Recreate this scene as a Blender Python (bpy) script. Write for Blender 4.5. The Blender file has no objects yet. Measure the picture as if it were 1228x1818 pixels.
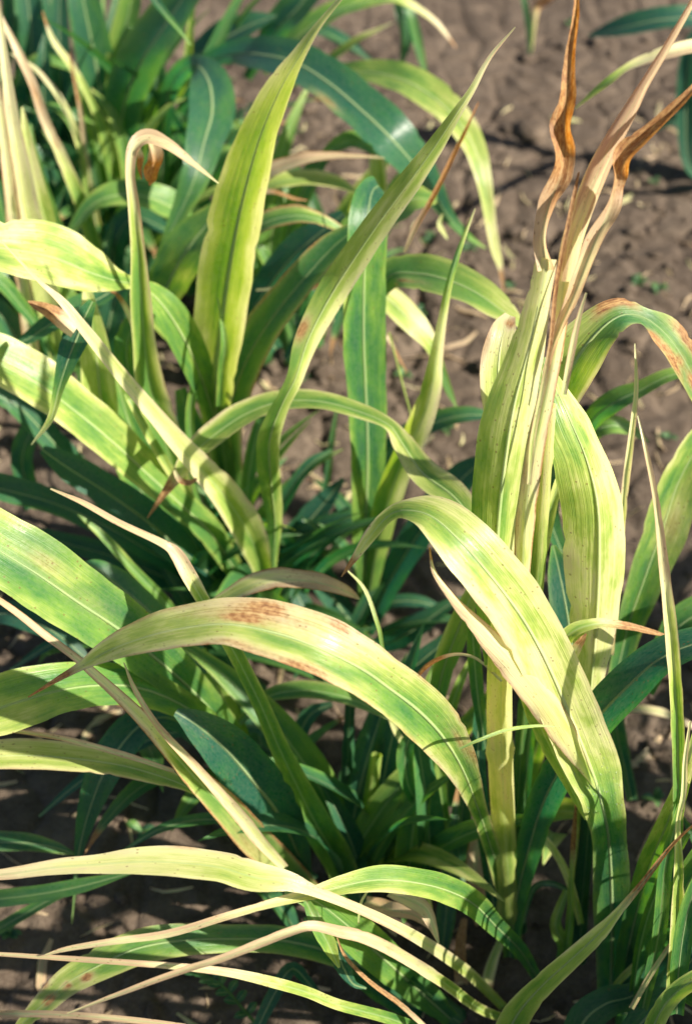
import bpy, math, random
import numpy as np
from mathutils import Vector

random.seed(11)
rng = np.random.default_rng(7)
scene = bpy.context.scene

# ------------------------------------------------------------------ camera
W0, H0 = 1228.0, 1818.0                 # size of the photograph the paths were measured on
PITCH = math.radians(48.0)              # camera looks this far below the horizon
CAM_H = 1.35
FPX = (H0 / 2) / math.tan(math.radians(20.0))
cam_data = bpy.data.cameras.new('camera')
cam = bpy.data.objects.new('camera', cam_data)
scene.collection.objects.link(cam)
cam.location = (0, 0, CAM_H)
cam.rotation_euler = (math.pi / 2 - PITCH, 0, 0)
cam_data.sensor_fit = 'VERTICAL'
cam_data.sensor_height = 36.0
cam_data.sensor_width = 24.0
cam_data.lens = 18.0 / math.tan(math.radians(20.0))
cam_data.clip_start = 0.02
cam_data.clip_end = 500
cam_data.dof.use_dof = True
cam_data.dof.focus_distance = 1.05
cam_data.dof.aperture_fstop = 4.8
scene.camera = cam

# ------------------------------------------------------------------ light
SUN_AZ = math.radians(106)              # clockwise from +Y (away from the camera): from the right
SUN_EL = math.radians(37)
world = bpy.data.worlds.new('World')
scene.world = world
world.use_nodes = True
wn = world.node_tree
wn.nodes.clear()
sky = wn.nodes.new('ShaderNodeTexSky')
sky.sky_type = 'NISHITA'
sky.sun_disc = False
sky.sun_elevation = SUN_EL
sky.sun_rotation = SUN_AZ
sky.air_density = 1.0
sky.dust_density = 1.0
bg = wn.nodes.new('ShaderNodeBackground')
bg.inputs['Strength'].default_value = 0.052
wo = wn.nodes.new('ShaderNodeOutputWorld')
wn.links.new(sky.outputs[0], bg.inputs[0])
wn.links.new(bg.outputs[0], wo.inputs[0])
sd = bpy.data.lights.new('sun', 'SUN')
sd.energy = 5.0
sd.angle = math.radians(0.6)
sd.color = (1.0, 0.92, 0.78)
sun = bpy.data.objects.new('sun', sd)
scene.collection.objects.link(sun)
sdir = Vector((math.sin(SUN_AZ) * math.cos(SUN_EL), math.cos(SUN_AZ) * math.cos(SUN_EL), math.sin(SUN_EL)))
sun.rotation_euler = sdir.to_track_quat('Z', 'Y').to_euler()
sun.location = sdir * 5

scene.view_settings.view_transform = 'Standard'
scene.view_settings.look = 'None'
scene.view_settings.exposure = 1.56
scene.view_settings.gamma = 1.0
scene.view_settings.use_curve_mapping = False
scene.render.engine = 'CYCLES'
scene.cycles.max_bounces = 8
scene.cycles.diffuse_bounces = 4
scene.cycles.transmission_bounces = 6
scene.cycles.transparent_max_bounces = 6
scene.cycles.use_denoising = True
scene.cycles.sample_clamp_indirect = 6

# ------------------------------------------------------------------ space helpers
FWD = np.array((0.0, math.cos(PITCH), -math.sin(PITCH)))
UP = np.array((0.0, math.sin(PITCH), math.cos(PITCH)))
RIGHT = np.array((1.0, 0.0, 0.0))
ORG = np.array((0.0, 0.0, CAM_H))


def at(x, y, d):
    """The point of the field seen at photograph position x, y and d metres away along the view axis."""
    return ORG + d * (FWD + (x - W0 / 2) / FPX * RIGHT + (H0 / 2 - y) / FPX * UP)


def ground_at(x, y, z=0.0):
    r = FWD + (x - W0 / 2) / FPX * RIGHT + (H0 / 2 - y) / FPX * UP
    return ORG + r * ((z - CAM_H) / r[2])


def spline(P, n):
    """Catmull-Rom through the rows of P, n samples a span."""
    P = np.asarray(P, float)
    Q = np.vstack([2 * P[0] - P[1], P, 2 * P[-1] - P[-2]])
    out = []
    for i in range(1, len(Q) - 2):
        p0, p1, p2, p3 = Q[i - 1], Q[i], Q[i + 1], Q[i + 2]
        for k in range(n):
            t = k / n
            out.append(0.5 * (2 * p1 + (p2 - p0) * t + (2 * p0 - 5 * p1 + 4 * p2 - p3) * t * t + (3 * p1 - p0 - 3 * p2 + p3) * t ** 3))
    out.append(P[-1])
    return np.array(out)


# ------------------------------------------------------------------ numpy noise
def _hash(ix, iy, seed):
    h = (ix.astype(np.int64) * 374761393 + iy.astype(np.int64) * 668265263 + seed * 1442695041) & 0x7fffffff
    h = ((h ^ (h >> 13)) * 1274126177) & 0x7fffffff
    return ((h ^ (h >> 16)) & 0xffff) / 65535.0


def vnoise(x, y, seed=0):
    ix, iy = np.floor(x), np.floor(y)
    fx, fy = x - ix, y - iy
    fx, fy = fx * fx * (3 - 2 * fx), fy * fy * (3 - 2 * fy)
    a, b = _hash(ix, iy, seed), _hash(ix + 1, iy, seed)
    c, d = _hash(ix, iy + 1, seed), _hash(ix + 1, iy + 1, seed)
    return (a * (1 - fx) + b * fx) * (1 - fy) + (c * (1 - fx) + d * fx) * fy


def fbm(x, y, seed=0, octs=4):
    s, a = 0, 0.5
    for o in range(octs):
        s = s + a * vnoise(x * 2 ** o, y * 2 ** o, seed + o * 17)
        a *= 0.5
    return s


def cracks(x, y, scale, seed):
    """Distance to the nearest Voronoi cell border, in cells."""
    x, y = x * scale, y * scale
    ix, iy = np.floor(x), np.floor(y)
    d1 = np.full(x.shape, 9.0)
    d2 = np.full(x.shape, 9.0)
    for dx in (-1, 0, 1):
        for dy in (-1, 0, 1):
            px = ix + dx + _hash(ix + dx, iy + dy, seed)
            py = iy + dy + _hash(ix + dx, iy + dy, seed + 5)
            d = np.hypot(px - x, py - y)
            d2 = np.where(d < d1, d1, np.minimum(d2, d))
            d1 = np.minimum(d1, d)
    return d2 - d1


# ------------------------------------------------------------------ materials
class NT:
    def __init__(self, name):
        self.m = bpy.data.materials.new(name)
        self.m.use_nodes = True
        self.t = self.m.node_tree
        self.t.nodes.clear()

    def n(self, kind, **kw):
        nd = self.t.nodes.new('ShaderNode' + kind)
        for k, v in kw.items():
            if k.startswith('i_'):
                nd.inputs[k[2:].replace('_', ' ')].default_value = v
            else:
                setattr(nd, k, v)
        return nd

    def l(self, a, b):
        self.t.links.new(a, b)

    def math(self, op, a, b=None, c=None, clamp=False):
        nd = self.n('Math', operation=op)
        nd.use_clamp = clamp
        for i, v in enumerate((a, b, c)):
            if v is None:
                continue
            if isinstance(v, (int, float)):
                nd.inputs[i].default_value = v
            else:
                self.l(v, nd.inputs[i])
        return nd.outputs[0]

    def mix(self, fac, a, b, blend='MIX'):
        nd = self.n('Mix', data_type='RGBA', blend_type=blend)
        nd.clamp_factor = True
        for s, v in ((nd.inputs[0], fac), (nd.inputs[6], a), (nd.inputs[7], b)):
            if isinstance(v, (int, float)):
                s.default_value = v
            elif isinstance(v, tuple):
                s.default_value = (*v, 1)
            else:
                self.l(v, s)
        return nd.outputs[2]

    def ramp(self, fac, stops):
        nd = self.n('ValToRGB')
        e = nd.color_ramp.elements
        while len(e) < len(stops):
            e.new(0.5)
        for el, (p, c) in zip(e, stops):
            el.position = p
            el.color = (*c, 1)
        self.l(fac, nd.inputs[0])
        return nd.outputs[0]

    def noise(self, vec, scale, detail=3.0, rough=0.55):
        nd = self.n('TexNoise')
        nd.inputs['Scale'].default_value = scale
        nd.inputs['Detail'].default_value = detail
        nd.inputs['Roughness'].default_value = rough
        self.l(vec, nd.inputs['Vector'])
        return nd.outputs[0]


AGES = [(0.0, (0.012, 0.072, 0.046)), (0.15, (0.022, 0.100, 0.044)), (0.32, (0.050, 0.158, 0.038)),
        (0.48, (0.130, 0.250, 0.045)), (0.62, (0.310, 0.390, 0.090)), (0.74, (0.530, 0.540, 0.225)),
        (0.87, (0.610, 0.555, 0.320)), (1.0, (0.500, 0.365, 0.225))]


def leaf_material(name, gloss=0.38, rib=False):
    """Leaf tissue. The 'tone' attribute holds age (green to straw), brown and a random number; the UV runs along (metres) and across."""
    t = NT(name)
    at_ = t.n('Attribute', attribute_name='tone')
    sep = t.n('SeparateColor')
    t.l(at_.outputs['Color'], sep.inputs[0])
    age, brown, rnd = sep.outputs[0], sep.outputs[1], sep.outputs[2]
    uv = t.n('UVMap', uv_map='UVMap')
    su = t.n('SeparateXYZ')
    t.l(uv.outputs[0], su.inputs[0])
    u, v = su.outputs[0], su.outputs[1]
    off = t.math('MULTIPLY', rnd, 37.0)

    def vec(ku, kv):
        c = t.n('CombineXYZ')
        t.l(t.math('MULTIPLY_ADD', u, ku, off), c.inputs[0])
        t.l(t.math('MULTIPLY', v, kv), c.inputs[1])
        t.l(off, c.inputs[2])
        return c.outputs[0]
    vein = t.noise(vec(4, 16), 1.0, 2.0, 0.6)            # fine parallel veins
    vein2 = t.noise(vec(9, 46), 1.0, 1.0, 0.5)
    blot = t.noise(vec(24, 1.6), 1.0, 3.0, 0.6)           # slow mottling
    fine = t.noise(vec(260, 9.0), 1.0, 2.0, 0.6)
    own = t.math('FRACT', t.math('MULTIPLY', rnd, 7.31))           # how streaked and how blotched this one blade is
    own2 = t.math('FRACT', t.math('MULTIPLY', rnd, 13.7))
    a = t.math('ADD', age, t.math('MULTIPLY', t.math('SUBTRACT', blot, 0.5), t.math('MULTIPLY_ADD', own2, 0.42, 0.28)))
    slow = t.noise(vec(7, 0.9), 1.0, 2.0, 0.5)
    a = t.math('ADD', a, t.math('MULTIPLY', t.math('SUBTRACT', slow, 0.5), 0.42))
    a = t.math('ADD', a, t.math('MULTIPLY', t.math('SUBTRACT', vein, 0.5), t.math('MULTIPLY_ADD', own, 0.18, 0.04)))
    a = t.math('ADD', a, t.math('MULTIPLY', t.math('SUBTRACT', vein2, 0.5), 0.12))
    a = t.math('ADD', a, t.math('MULTIPLY', brown, 0.22), clamp=True)
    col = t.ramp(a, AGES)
    ribm = t.math('SUBTRACT', 1.0, t.math('DIVIDE', t.math('ABSOLUTE', v), 0.085), clamp=True)
    col = t.mix(t.math('MULTIPLY', ribm, 0.55), col, (0.34, 0.44, 0.20))
    # brown dead tissue, ragged along the veins
    bn = t.math('ADD', t.math('MULTIPLY', blot, 0.40), t.math('ADD', t.math('MULTIPLY', vein, 0.50), t.math('MULTIPLY', fine, 0.2)))
    bm = t.math('SUBTRACT', t.math('MULTIPLY', brown, 1.36), bn)
    bm = t.math('MULTIPLY_ADD', bm, 1.7, 0.27, clamp=True)
    bm = t.math('MULTIPLY', bm, t.math('GREATER_THAN', brown, 0.02))
    bcol = t.ramp(t.math('MULTIPLY_ADD', fine, 0.6, t.math('MULTIPLY', vein, 0.4)),
                  [(0.28, (0.085, 0.040, 0.026)), (0.45, (0.26, 0.130, 0.050)), (0.68, (0.48, 0.30, 0.125))])
    wcol = t.ramp(t.math('MULTIPLY_ADD', fine, 0.5, t.math('MULTIPLY', vein, 0.5)),
                  [(0.28, (0.12, 0.040, 0.012)), (0.45, (0.36, 0.150, 0.035)), (0.66, (0.60, 0.33, 0.095))])
    bcol = t.mix(at_.outputs['Alpha'], bcol, wcol)
    col = t.mix(bm, col, bcol)
    # dusty grey-purple bloom round the dead patches, grey-brown stains on straw
    bloom = t.math('MULTIPLY', t.math('MULTIPLY', brown, t.math('SUBTRACT', 1.0, bm)), 1.1, clamp=True)
    col = t.mix(t.math('MULTIPLY', bloom, t.math('MULTIPLY_ADD', fine, 0.9, 0.1)), col, (0.35, 0.285, 0.205))
    straw = t.math('MULTIPLY', t.math('SUBTRACT', a, 0.76), 6.0, clamp=True)
    stain = t.math('MULTIPLY', t.math('SUBTRACT', t.math('ADD', t.math('MULTIPLY', blot, 0.6), t.math('MULTIPLY', vein, 0.4)), 0.50), 5.0, clamp=True)
    col = t.mix(t.math('MULTIPLY', t.math('MULTIPLY', straw, stain), 0.55), col, (0.27, 0.185, 0.125))
    # small dark rust specks
    sp = t.n('TexVoronoi', feature='F1')
    sp.inputs['Scale'].default_value = 1.0
    t.l(vec(150, 4.5), sp.inputs['Vector'])
    spm = t.math('MULTIPLY', t.math('LESS_THAN', sp.outputs['Distance'], 0.15), t.math('GREATER_THAN', blot, 0.50))
    col = t.mix(t.math('MULTIPLY', spm, 0.55), col, (0.13, 0.06, 0.02))
    dust = t.math('MULTIPLY', t.math('SUBTRACT', fine, 0.35), 0.25, clamp=True)
    col = t.mix(dust, col, (0.33, 0.32, 0.22))
    if rib:
        col = t.mix(0.45, col, (0.44, 0.54, 0.28))
    h = t.math('ADD', t.math('MULTIPLY', vein, 0.7), t.math('ADD', t.math('MULTIPLY', vein2, 0.5), t.math('MULTIPLY', fine, 0.25)))
    bump = t.n('Bump')
    bump.inputs['Strength'].default_value = 0.55
    bump.inputs['Distance'].default_value = 0.0012
    t.l(h, bump.inputs['Height'])
    p = t.n('BsdfPrincipled')
    t.l(col, p.inputs['Base Color'])
    t.l(bump.outputs[0], p.inputs['Normal'])
    t.l(t.math('MULTIPLY_ADD', bm, 0.3, t.math('MULTIPLY_ADD', fine, 0.25, gloss - 0.1)), p.inputs['Roughness'])
    p.inputs['Specular IOR Level'].default_value = 0.4
    tr = t.n('BsdfTranslucent')
    hs = t.n('HueSaturation')
    hs.inputs['Hue'].default_value = 0.49
    hs.inputs['Saturation'].default_value = 1.22
    hs.inputs['Value'].default_value = 1.85
    t.l(col, hs.inputs['Color'])
    t.l(hs.outputs[0], tr.inputs['Color'])
    t.l(bump.outputs[0], tr.inputs['Normal'])
    mx = t.n('MixShader')
    mx.inputs[0].default_value = 0.36 if rib else 0.42
    t.l(p.outputs[0], mx.inputs[1])
    t.l(tr.outputs[0], mx.inputs[2])
    out = t.n('OutputMaterial')
    t.l(mx.outputs[0], out.inputs[0])
    return t.m


M_LEAF = leaf_material('leaf_tissue', 0.29)
M_RIB = leaf_material('leaf_midrib', 0.45, True)


def soil_material():
    t = NT('soil')
    g = t.n('NewGeometry')
    pos = g.outputs['Position']
    at_ = t.n('Attribute', attribute_name='soil')
    sep = t.n('SeparateColor')
    t.l(at_.outputs['Color'], sep.inputs[0])
    big = t.noise(pos, 5.0, 4, 0.6)
    mid = t.noise(pos, 34.0, 5, 0.65)
    grain = t.noise(pos, 260.0, 4, 0.7)
    col = t.ramp(t.math('ADD', t.math('MULTIPLY', big, 0.5), t.math('MULTIPLY', mid, 0.5)),
                 [(0.32, (0.032, 0.023, 0.017)), (0.5, (0.072, 0.053, 0.039)), (0.68, (0.140, 0.107, 0.079))])
    col = t.mix(t.math('MULTIPLY', t.math('SUBTRACT', grain, 0.45), 1.6, clamp=True), col, (0.14, 0.112, 0.09))
    col = t.mix(t.math('MULTIPLY', t.math('SUBTRACT', 0.47, grain), 2.4, clamp=True), col, (0.040, 0.029, 0.023))
    pale = t.math('MULTIPLY', t.math('SUBTRACT', t.noise(pos, 13.0, 4, 0.6), 0.56), 5.0, clamp=True)
    col = t.mix(t.math('MULTIPLY', pale, 0.55), col, (0.18, 0.135, 0.098))
    h = t.math('ADD', t.math('MULTIPLY', mid, 1.0), t.math('MULTIPLY', grain, 0.45))
    bump = t.n('Bump')
    bump.inputs['Strength'].default_value = 0.7
    bump.inputs['Distance'].default_value = 0.009
    t.l(h, bump.inputs['Height'])
    p = t.n('BsdfPrincipled')
    t.l(col, p.inputs['Base Color'])
    t.l(bump.outputs[0], p.inputs['Normal'])
    p.inputs['Roughness'].default_value = 0.95
    p.inputs['Specular IOR Level'].default_value = 0.15
    out = t.n('OutputMaterial')
    t.l(p.outputs[0], out.inputs[0])
    return t.m


M_SOIL = soil_material()
_t = NT('water_drop')
_p = _t.n('BsdfPrincipled')
_p.inputs['Base Color'].default_value = (0.9, 0.95, 0.9, 1)
_p.inputs['Roughness'].default_value = 0.04
_p.inputs['IOR'].default_value = 1.33
_p.inputs['Transmission Weight'].default_value = 0.85
_t.l(_p.outputs[0], _t.n('OutputMaterial').inputs[0])
M_DEW = _t.m


# ------------------------------------------------------------------ mesh builders
def link(name, verts, faces, mat, parent=None, loc=None, uvs=None, tone=None, smooth=True):
    me = bpy.data.meshes.new(name)
    verts = np.asarray(verts, float)
    if parent is not None:
        verts = verts - np.array(parent['_w'])
    elif loc is not None:
        verts = verts - np.array(loc)
    me.from_pydata(verts.tolist(), [], faces)
    if uvs is not None:
        uvl = me.uv_layers.new(name='UVMap')
        idx = np.empty(len(me.loops), np.int32)
        me.loops.foreach_get('vertex_index', idx)
        uvl.data.foreach_set('uv', np.asarray(uvs, np.float32)[idx].ravel())
    if tone is not None:
        ca = me.color_attributes.new('tone', 'FLOAT_COLOR', 'POINT')
        ca.data.foreach_set('color', np.asarray(tone, np.float32).ravel())
    if smooth:
        me.polygons.foreach_set('use_smooth', [True] * len(me.polygons))
    me.materials.append(mat)
    o = bpy.data.objects.new(name, me)
    scene.collection.objects.link(o)
    if parent is not None:
        o.parent = parent
        if '_parent_w' in parent:
            pass
    elif loc is not None:
        o.location = loc
    return o


def thing(name, loc, label, cat, group=None):
    o = bpy.data.objects.new(name, None)
    o.empty_display_size = 0.05
    scene.collection.objects.link(o)
    o.location = loc
    o['_w'] = [float(q) for q in loc]
    o['label'] = label
    o['category'] = cat
    if group:
        o['group'] = group
    return o


def grid_faces(nr, nc):
    return [(r * nc + c, r * nc + c + 1, (r + 1) * nc + c + 1, (r + 1) * nc + c) for r in range(nr - 1) for c in range(nc - 1)]


LOG = []
LAST = []


def leaf(plant, pts, c=(0.4,), fold=0.22, edge=0.10, tip=0.0, marks=(), ruf=0.05, name='leaf', eb=0.0, rib=None, nc=9, jag=0.03, tw=0.0, lat=0.0, warm=0.0):
    """A grass blade along measured points (x, y, width, distance[, extra roll in degrees]), base first.
    c: age along it; fold > 0 shows the hollow upper side, < 0 the keeled lower side; tip: share of the end that is dead and brown;
    eb: brown along the margins; marks: brown patches (x, y, along, across, strength)."""
    if name == 'dry_leaf':
        eb, ruf, jag = max(eb, 0.45), max(ruf, 0.16), max(jag, 0.10)
    P = np.array([(p[0], p[1], p[2], p[3], (p[4] if len(p) > 4 else tw)) for p in pts], float)
    n = 6
    S = spline(P, n)
    m = len(S)
    S[:, 2] = np.maximum(S[:, 2], 1.0)
    T = np.gradient(S[:, :2], axis=0)
    T /= np.maximum(np.linalg.norm(T, axis=1, keepdims=True), 1e-6)
    E = np.stack([-T[:, 1], T[:, 0]], 1)                       # right of travel, photograph axes (y down)
    C = np.array([at(*s[[0, 1, 3]]) for s in S])
    px = S[:, 3] / FPX                                         # metres per photograph unit at that distance
    hw = S[:, 2] / 2 * px
    arc = np.concatenate([[0], np.cumsum(np.linalg.norm(np.diff(C, axis=0), axis=1))])
    f = np.linspace(0, 1, m)
    rnd = random.random()
    ph = random.random() * 40
    hwL = hw * (1 + jag * 2.4 * (fbm(arc * 45 + ph, arc * 0 + 3.3, 1, 4) - 0.45))
    hwR = hw * (1 + jag * 2.4 * (fbm(arc * 45 + ph, arc * 0 + 9.1, 2, 4) - 0.45))
    for h_ in (hwL, hwR):                                      # nicks and bites in the margins
        for _ in range(random.choice((0, 1, 1, 2, 3))):
            q = random.randrange(m)
            h_[q] *= random.uniform(0.87, 0.95)
    # cross direction: level in the world by default, rolled by the fifth number
    vv = (H0 / 2 - S[:, 1]) / FPX
    ey = -E[:, 1]
    k = ey * UP[2] / np.maximum(-(FWD[2] + vv * UP[2]), 0.2)
    k = np.clip(k, -1.0, 1.0) * 0.8 + np.tan(np.radians(S[:, 4]))
    R = E[:, :1] * RIGHT + ey[:, None] * UP + k[:, None] * (FWD + vv[:, None] * UP + ((S[:, 0] - W0 / 2) / FPX)[:, None] * RIGHT)
    Tw = np.gradient(C, axis=0)
    Tw /= np.maximum(np.linalg.norm(Tw, axis=1, keepdims=True), 1e-9)
    N = np.cross(Tw, R)
    N /= np.maximum(np.linalg.norm(N, axis=1, keepdims=True), 1e-9)
    view = C - ORG
    N *= np.where(np.sum(N * view, 1) > 0, -1, 1)[:, None]
    sv = np.linspace(-1, 1, nc)
    cc = np.interp(f, np.linspace(0, 1, len(c)), c) if len(c) > 1 else np.full(m, c[0])
    V, UVs, TN = [], [], []
    wave = np.sin(arc * 85 + ph) * 0.6 + np.sin(arc * 190 + ph * 2) * 0.4
    wave2 = np.sin(arc * 95 + ph * 3) * 0.6 + np.sin(arc * 170 + ph) * 0.4
    for i in range(m):
        for v in sv:
            h = hwL[i] if v < 0 else hwR[i]
            a = abs(v)
            lift = fold * h * (a ** 1.25) + ruf * h * (wave[i] if v < 0 else wave2[i]) * a * a
            V.append(C[i] + R[i] * (v * h) + N[i] * lift)
            UVs.append((arc[i], v * min(1.0, hw[i] / 0.012)))
            b = eb * a ** 5 * (0.55 + 0.9 * (fbm(np.array(arc[i] * 60 + ph), np.array(v * 3.0), 4, 3)))
            if tip > 0:
                b = max(b, min(1.0, max(0.0, (f[i] - (1 - tip)) / (tip * 0.5)) + 0.15 * 0))
            ppx, ppy = S[i, 0] + E[i, 0] * v * S[i, 2] / 2, S[i, 1] + E[i, 1] * v * S[i, 2] / 2
            for (mx, my, ra, rc, st) in marks:
                dx, dy = ppx - mx, ppy - my
                al, ac = dx * T[i, 0] + dy * T[i, 1], dx * E[i, 0] + dy * E[i, 1]
                q = (al / ra) ** 2 + (ac / rc) ** 2
                if q < 4:
                    b = max(b, st * math.exp(-q))
            ag = cc[i] + edge * (a ** 2.5 - 0.25) + lat * v
            TN.append((min(1, max(0, ag)), min(1, max(0, b)), rnd, warm))
    o = link(name, V, grid_faces(m, nc), M_LEAF, plant, uvs=UVs, tone=TN)
    if rib is None:
        rib = P[:, 2].max() > 32
    if rib:
        e = int(m * 0.86)
        RV, RU, RT = [], [], []
        for i in range(e):
            q = 1 - i / e
            r = max(0.0003, min(0.0022, hw[i] * (0.035 + 0.08 * q)) * (0.35 + 0.65 * min(1, q * 3)))
            base = C[i]
            for (sx, sn) in ((-1, 0.12), (0, 0.4), (1, 0.12), (0, -0.5)):
                RV.append(base + R[i] / np.linalg.norm(R[i]) * (sx * r) + N[i] * (sn * r))
                RU.append((arc[i], sx * 0.3))
                RT.append((min(1, cc[i] + 0.06), 0, rnd, 0))
        RF = [(i * 4 + j, i * 4 + (j + 1) % 4, (i + 1) * 4 + (j + 1) % 4, (i + 1) * 4 + j) for i in range(e - 1) for j in range(4)]
        ro = link('midrib', np.array(RV), RF, M_RIB, plant, uvs=RU, tone=RT)
        ro.parent = o
    LAST.clear()
    LAST.extend([np.array(V).reshape(m, nc, 3), N])
    LOG.append((plant.name, pts[0][:2], C[:, 2].min(), C[:, 2].max(), arc[-1], hw.max() * 2))
    return o


def stem(plant, pts, c=(0.45,), name='stem', brown=0.0, nodes=True):
    """A stalk along measured points (x, y, width, distance), base first, with swollen joints and a sheath edge."""
    S = spline(np.array(pts, float), 7)
    m, ns = len(S), 10
    C = np.array([at(*s[[0, 1, 3]]) for s in S])
    Tw = np.gradient(C, axis=0)
    Tw /= np.linalg.norm(Tw, axis=1, keepdims=True)
    arc = np.concatenate([[0], np.cumsum(np.linalg.norm(np.diff(C, axis=0), axis=1))])
    rad = S[:, 2] / 2 * S[:, 3] / FPX
    rnd = random.random()
    cc = np.interp(np.linspace(0, 1, m), np.linspace(0, 1, len(c)), c) if len(c) > 1 else np.full(m, c[0])
    V, U, TN = [], [], []
    for i in range(m):
        a = np.cross(Tw[i], FWD)
        a /= np.linalg.norm(a)
        b = np.cross(Tw[i], a)
        sw = 1 + (0.16 if nodes and (arc[i] * 11) % 1 < 0.12 else 0)
        for j in range(ns):
            th = 2 * math.pi * j / ns
            V.append(C[i] + rad[i] * sw * (a * math.cos(th) + 0.8 * b * math.sin(th)))
            U.append((arc[i], math.cos(th) * 1.2))
            TN.append((cc[i], brown * (0.6 + 0.5 * math.sin(arc[i] * 40)), rnd, 0))
    F = [(i * ns + j, i * ns + (j + 1) % ns, (i + 1) * ns + (j + 1) % ns, (i + 1) * ns + j) for i in range(m - 1) for j in range(ns)]
    return link(name, V, F, M_LEAF, plant, uvs=U, tone=TN)


def dew(par, f0, f1, n, vlo=-0.9, vhi=0.9):
    """Droplets standing on the blade built last, between shares f0 and f1 of its length; one loose mass, a part of that blade."""
    G, N = LAST
    m, nc = G.shape[:2]
    V, F = [], []
    for k in range(n):
        fi = random.uniform(f0, f1) * (m - 1)
        fj = (random.uniform(vlo, vhi) + 1) / 2 * (nc - 1)
        i, j = min(int(fi), m - 2), min(int(fj), nc - 2)
        a, b = fi - i, fj - j
        p = G[i, j] * (1 - a) * (1 - b) + G[i + 1, j] * a * (1 - b) + G[i, j + 1] * (1 - a) * b + G[i + 1, j + 1] * a * b
        r = random.uniform(0.0003, 0.0007)
        o = len(V)
        nn = N[i]
        t1 = np.cross(nn, (0.3, 0.5, 0.8))
        t1 /= np.linalg.norm(t1)
        t2 = np.cross(nn, t1)
        for (rr, hh) in ((1.0, 0.0), (0.86, 0.45), (0.5, 0.75)):
            for q in range(6):
                th = q * math.pi / 3
                V.append(p + (t1 * math.cos(th) + t2 * math.sin(th)) * r * rr + nn * r * hh)
        V.append(p + nn * r * 0.85)
        for L_ in range(2):
            for q in range(6):
                F.append((o + L_ * 6 + q, o + L_ * 6 + (q + 1) % 6, o + L_ * 6 + 6 + (q + 1) % 6, o + L_ * 6 + 6 + q))
        F += [(o + 12 + q, o + 12 + (q + 1) % 6, o + 18) for q in range(6)]
    d = link('dew_drops', V, F, M_DEW, bpy.data.objects[par.parent.name] if par.parent else par)
    d.parent = par
    d['kind'] = 'stuff'
    return d


# ------------------------------------------------------------------ the ground
def soil_height(x, y):
    h = 0.030 * (fbm(x * 2.2, y * 2.2, 3, 3) - 0.45) + 0.013 * (fbm(x * 9, y * 9, 21, 3) - 0.45)
    h = h + 0.008 * (fbm(x * 36, y * 36, 33, 3) - 0.45) + 0.0045 * (fbm(x * 110, y * 110, 34, 2) - 0.4)
    wx, wy = x + 0.06 * fbm(x * 7, y * 7, 50, 3), y + 0.06 * fbm(x * 7 + 9, y * 7, 51, 3)
    c = cracks(wx, wy, 5.0, 9)
    h = h - 0.022 * np.exp(-(c / 0.045) ** 2) * np.clip(2.2 * fbm(x * 3, y * 3, 60, 2) - 0.6, 0, 1)
    c2 = cracks(wx, wy, 15.0, 12)
    return h - 0.006 * np.exp(-(c2 / 0.10) ** 2)


def axis(lo, hi, step, far):
    a = np.arange(lo, hi + 1e-6, step)
    g = np.geomspace(step * 2, far, 26)
    return np.concatenate([(lo - g)[::-1], a, hi + g])


gx, gy = axis(-1.0, 1.0, 0.0055, 80), axis(0.1, 2.4, 0.0055, 80)
GX, GY = np.meshgrid(gx, gy)
GZ = soil_height(GX, GY)
ground = link('ground', np.stack([GX, GY, GZ], -1).reshape(-1, 3), grid_faces(len(gy), len(gx)), M_SOIL)
ground['kind'] = 'structure'


def plant(name, x, y, label, cat='plant', group='millet plants growing in the bare field'):
    p = ground_at(x, y)
    p[2] = float(soil_height(np.array(p[0]), np.array(p[1]))) - 0.005
    return thing(name, p, label, cat, group)


def blade(par, base, az, ln, w, up, droop, c, name='leaf', tip=0.0, nc=5):
    """A grass blade grown from a world point: azimuth az, rising at angle up, bending down by droop over its length ln."""
    m = 14
    p = np.array(base, float)
    d2 = np.array((math.cos(az), math.sin(az), 0.0))
    s2 = np.array((-math.sin(az), math.cos(az), 0.0))
    V, U, TN, rnd = [], [], [], random.random()
    tw0, side = random.uniform(-0.5, 0.5), random.uniform(-0.25, 0.25)
    for i in range(m):
        f = i / (m - 1)
        e = up - droop * f ** 1.6
        t_ = d2 * math.cos(e) + np.array((0, 0, math.sin(e))) + s2 * side * f
        n_ = -d2 * math.sin(e) + np.array((0, 0, math.cos(e)))
        if i:
            p = p + t_ * ln / (m - 1)
        p[2] = max(p[2], 0.012)
        h = w / 2 * (min(1, 0.45 + f * 2.2)) * (1 - f ** 2.6) + 0.0004
        tw = tw0 * f * 1.6
        cr = s2 * math.cos(tw) + n_ * math.sin(tw)
        for v in np.linspace(-1, 1, nc):
            V.append(p + cr * h * v + n_ * abs(v) * h * 0.3)
            U.append((f * ln, v))
            TN.append((min(1, max(0, c + 0.12 * abs(v) ** 3 + 0.15 * f * f)), 1.0 if f > 1 - tip else 0.0, rnd, 0))
    return link(name, V, grid_faces(m, nc), M_LEAF, par, uvs=U, tone=TN)


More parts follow.
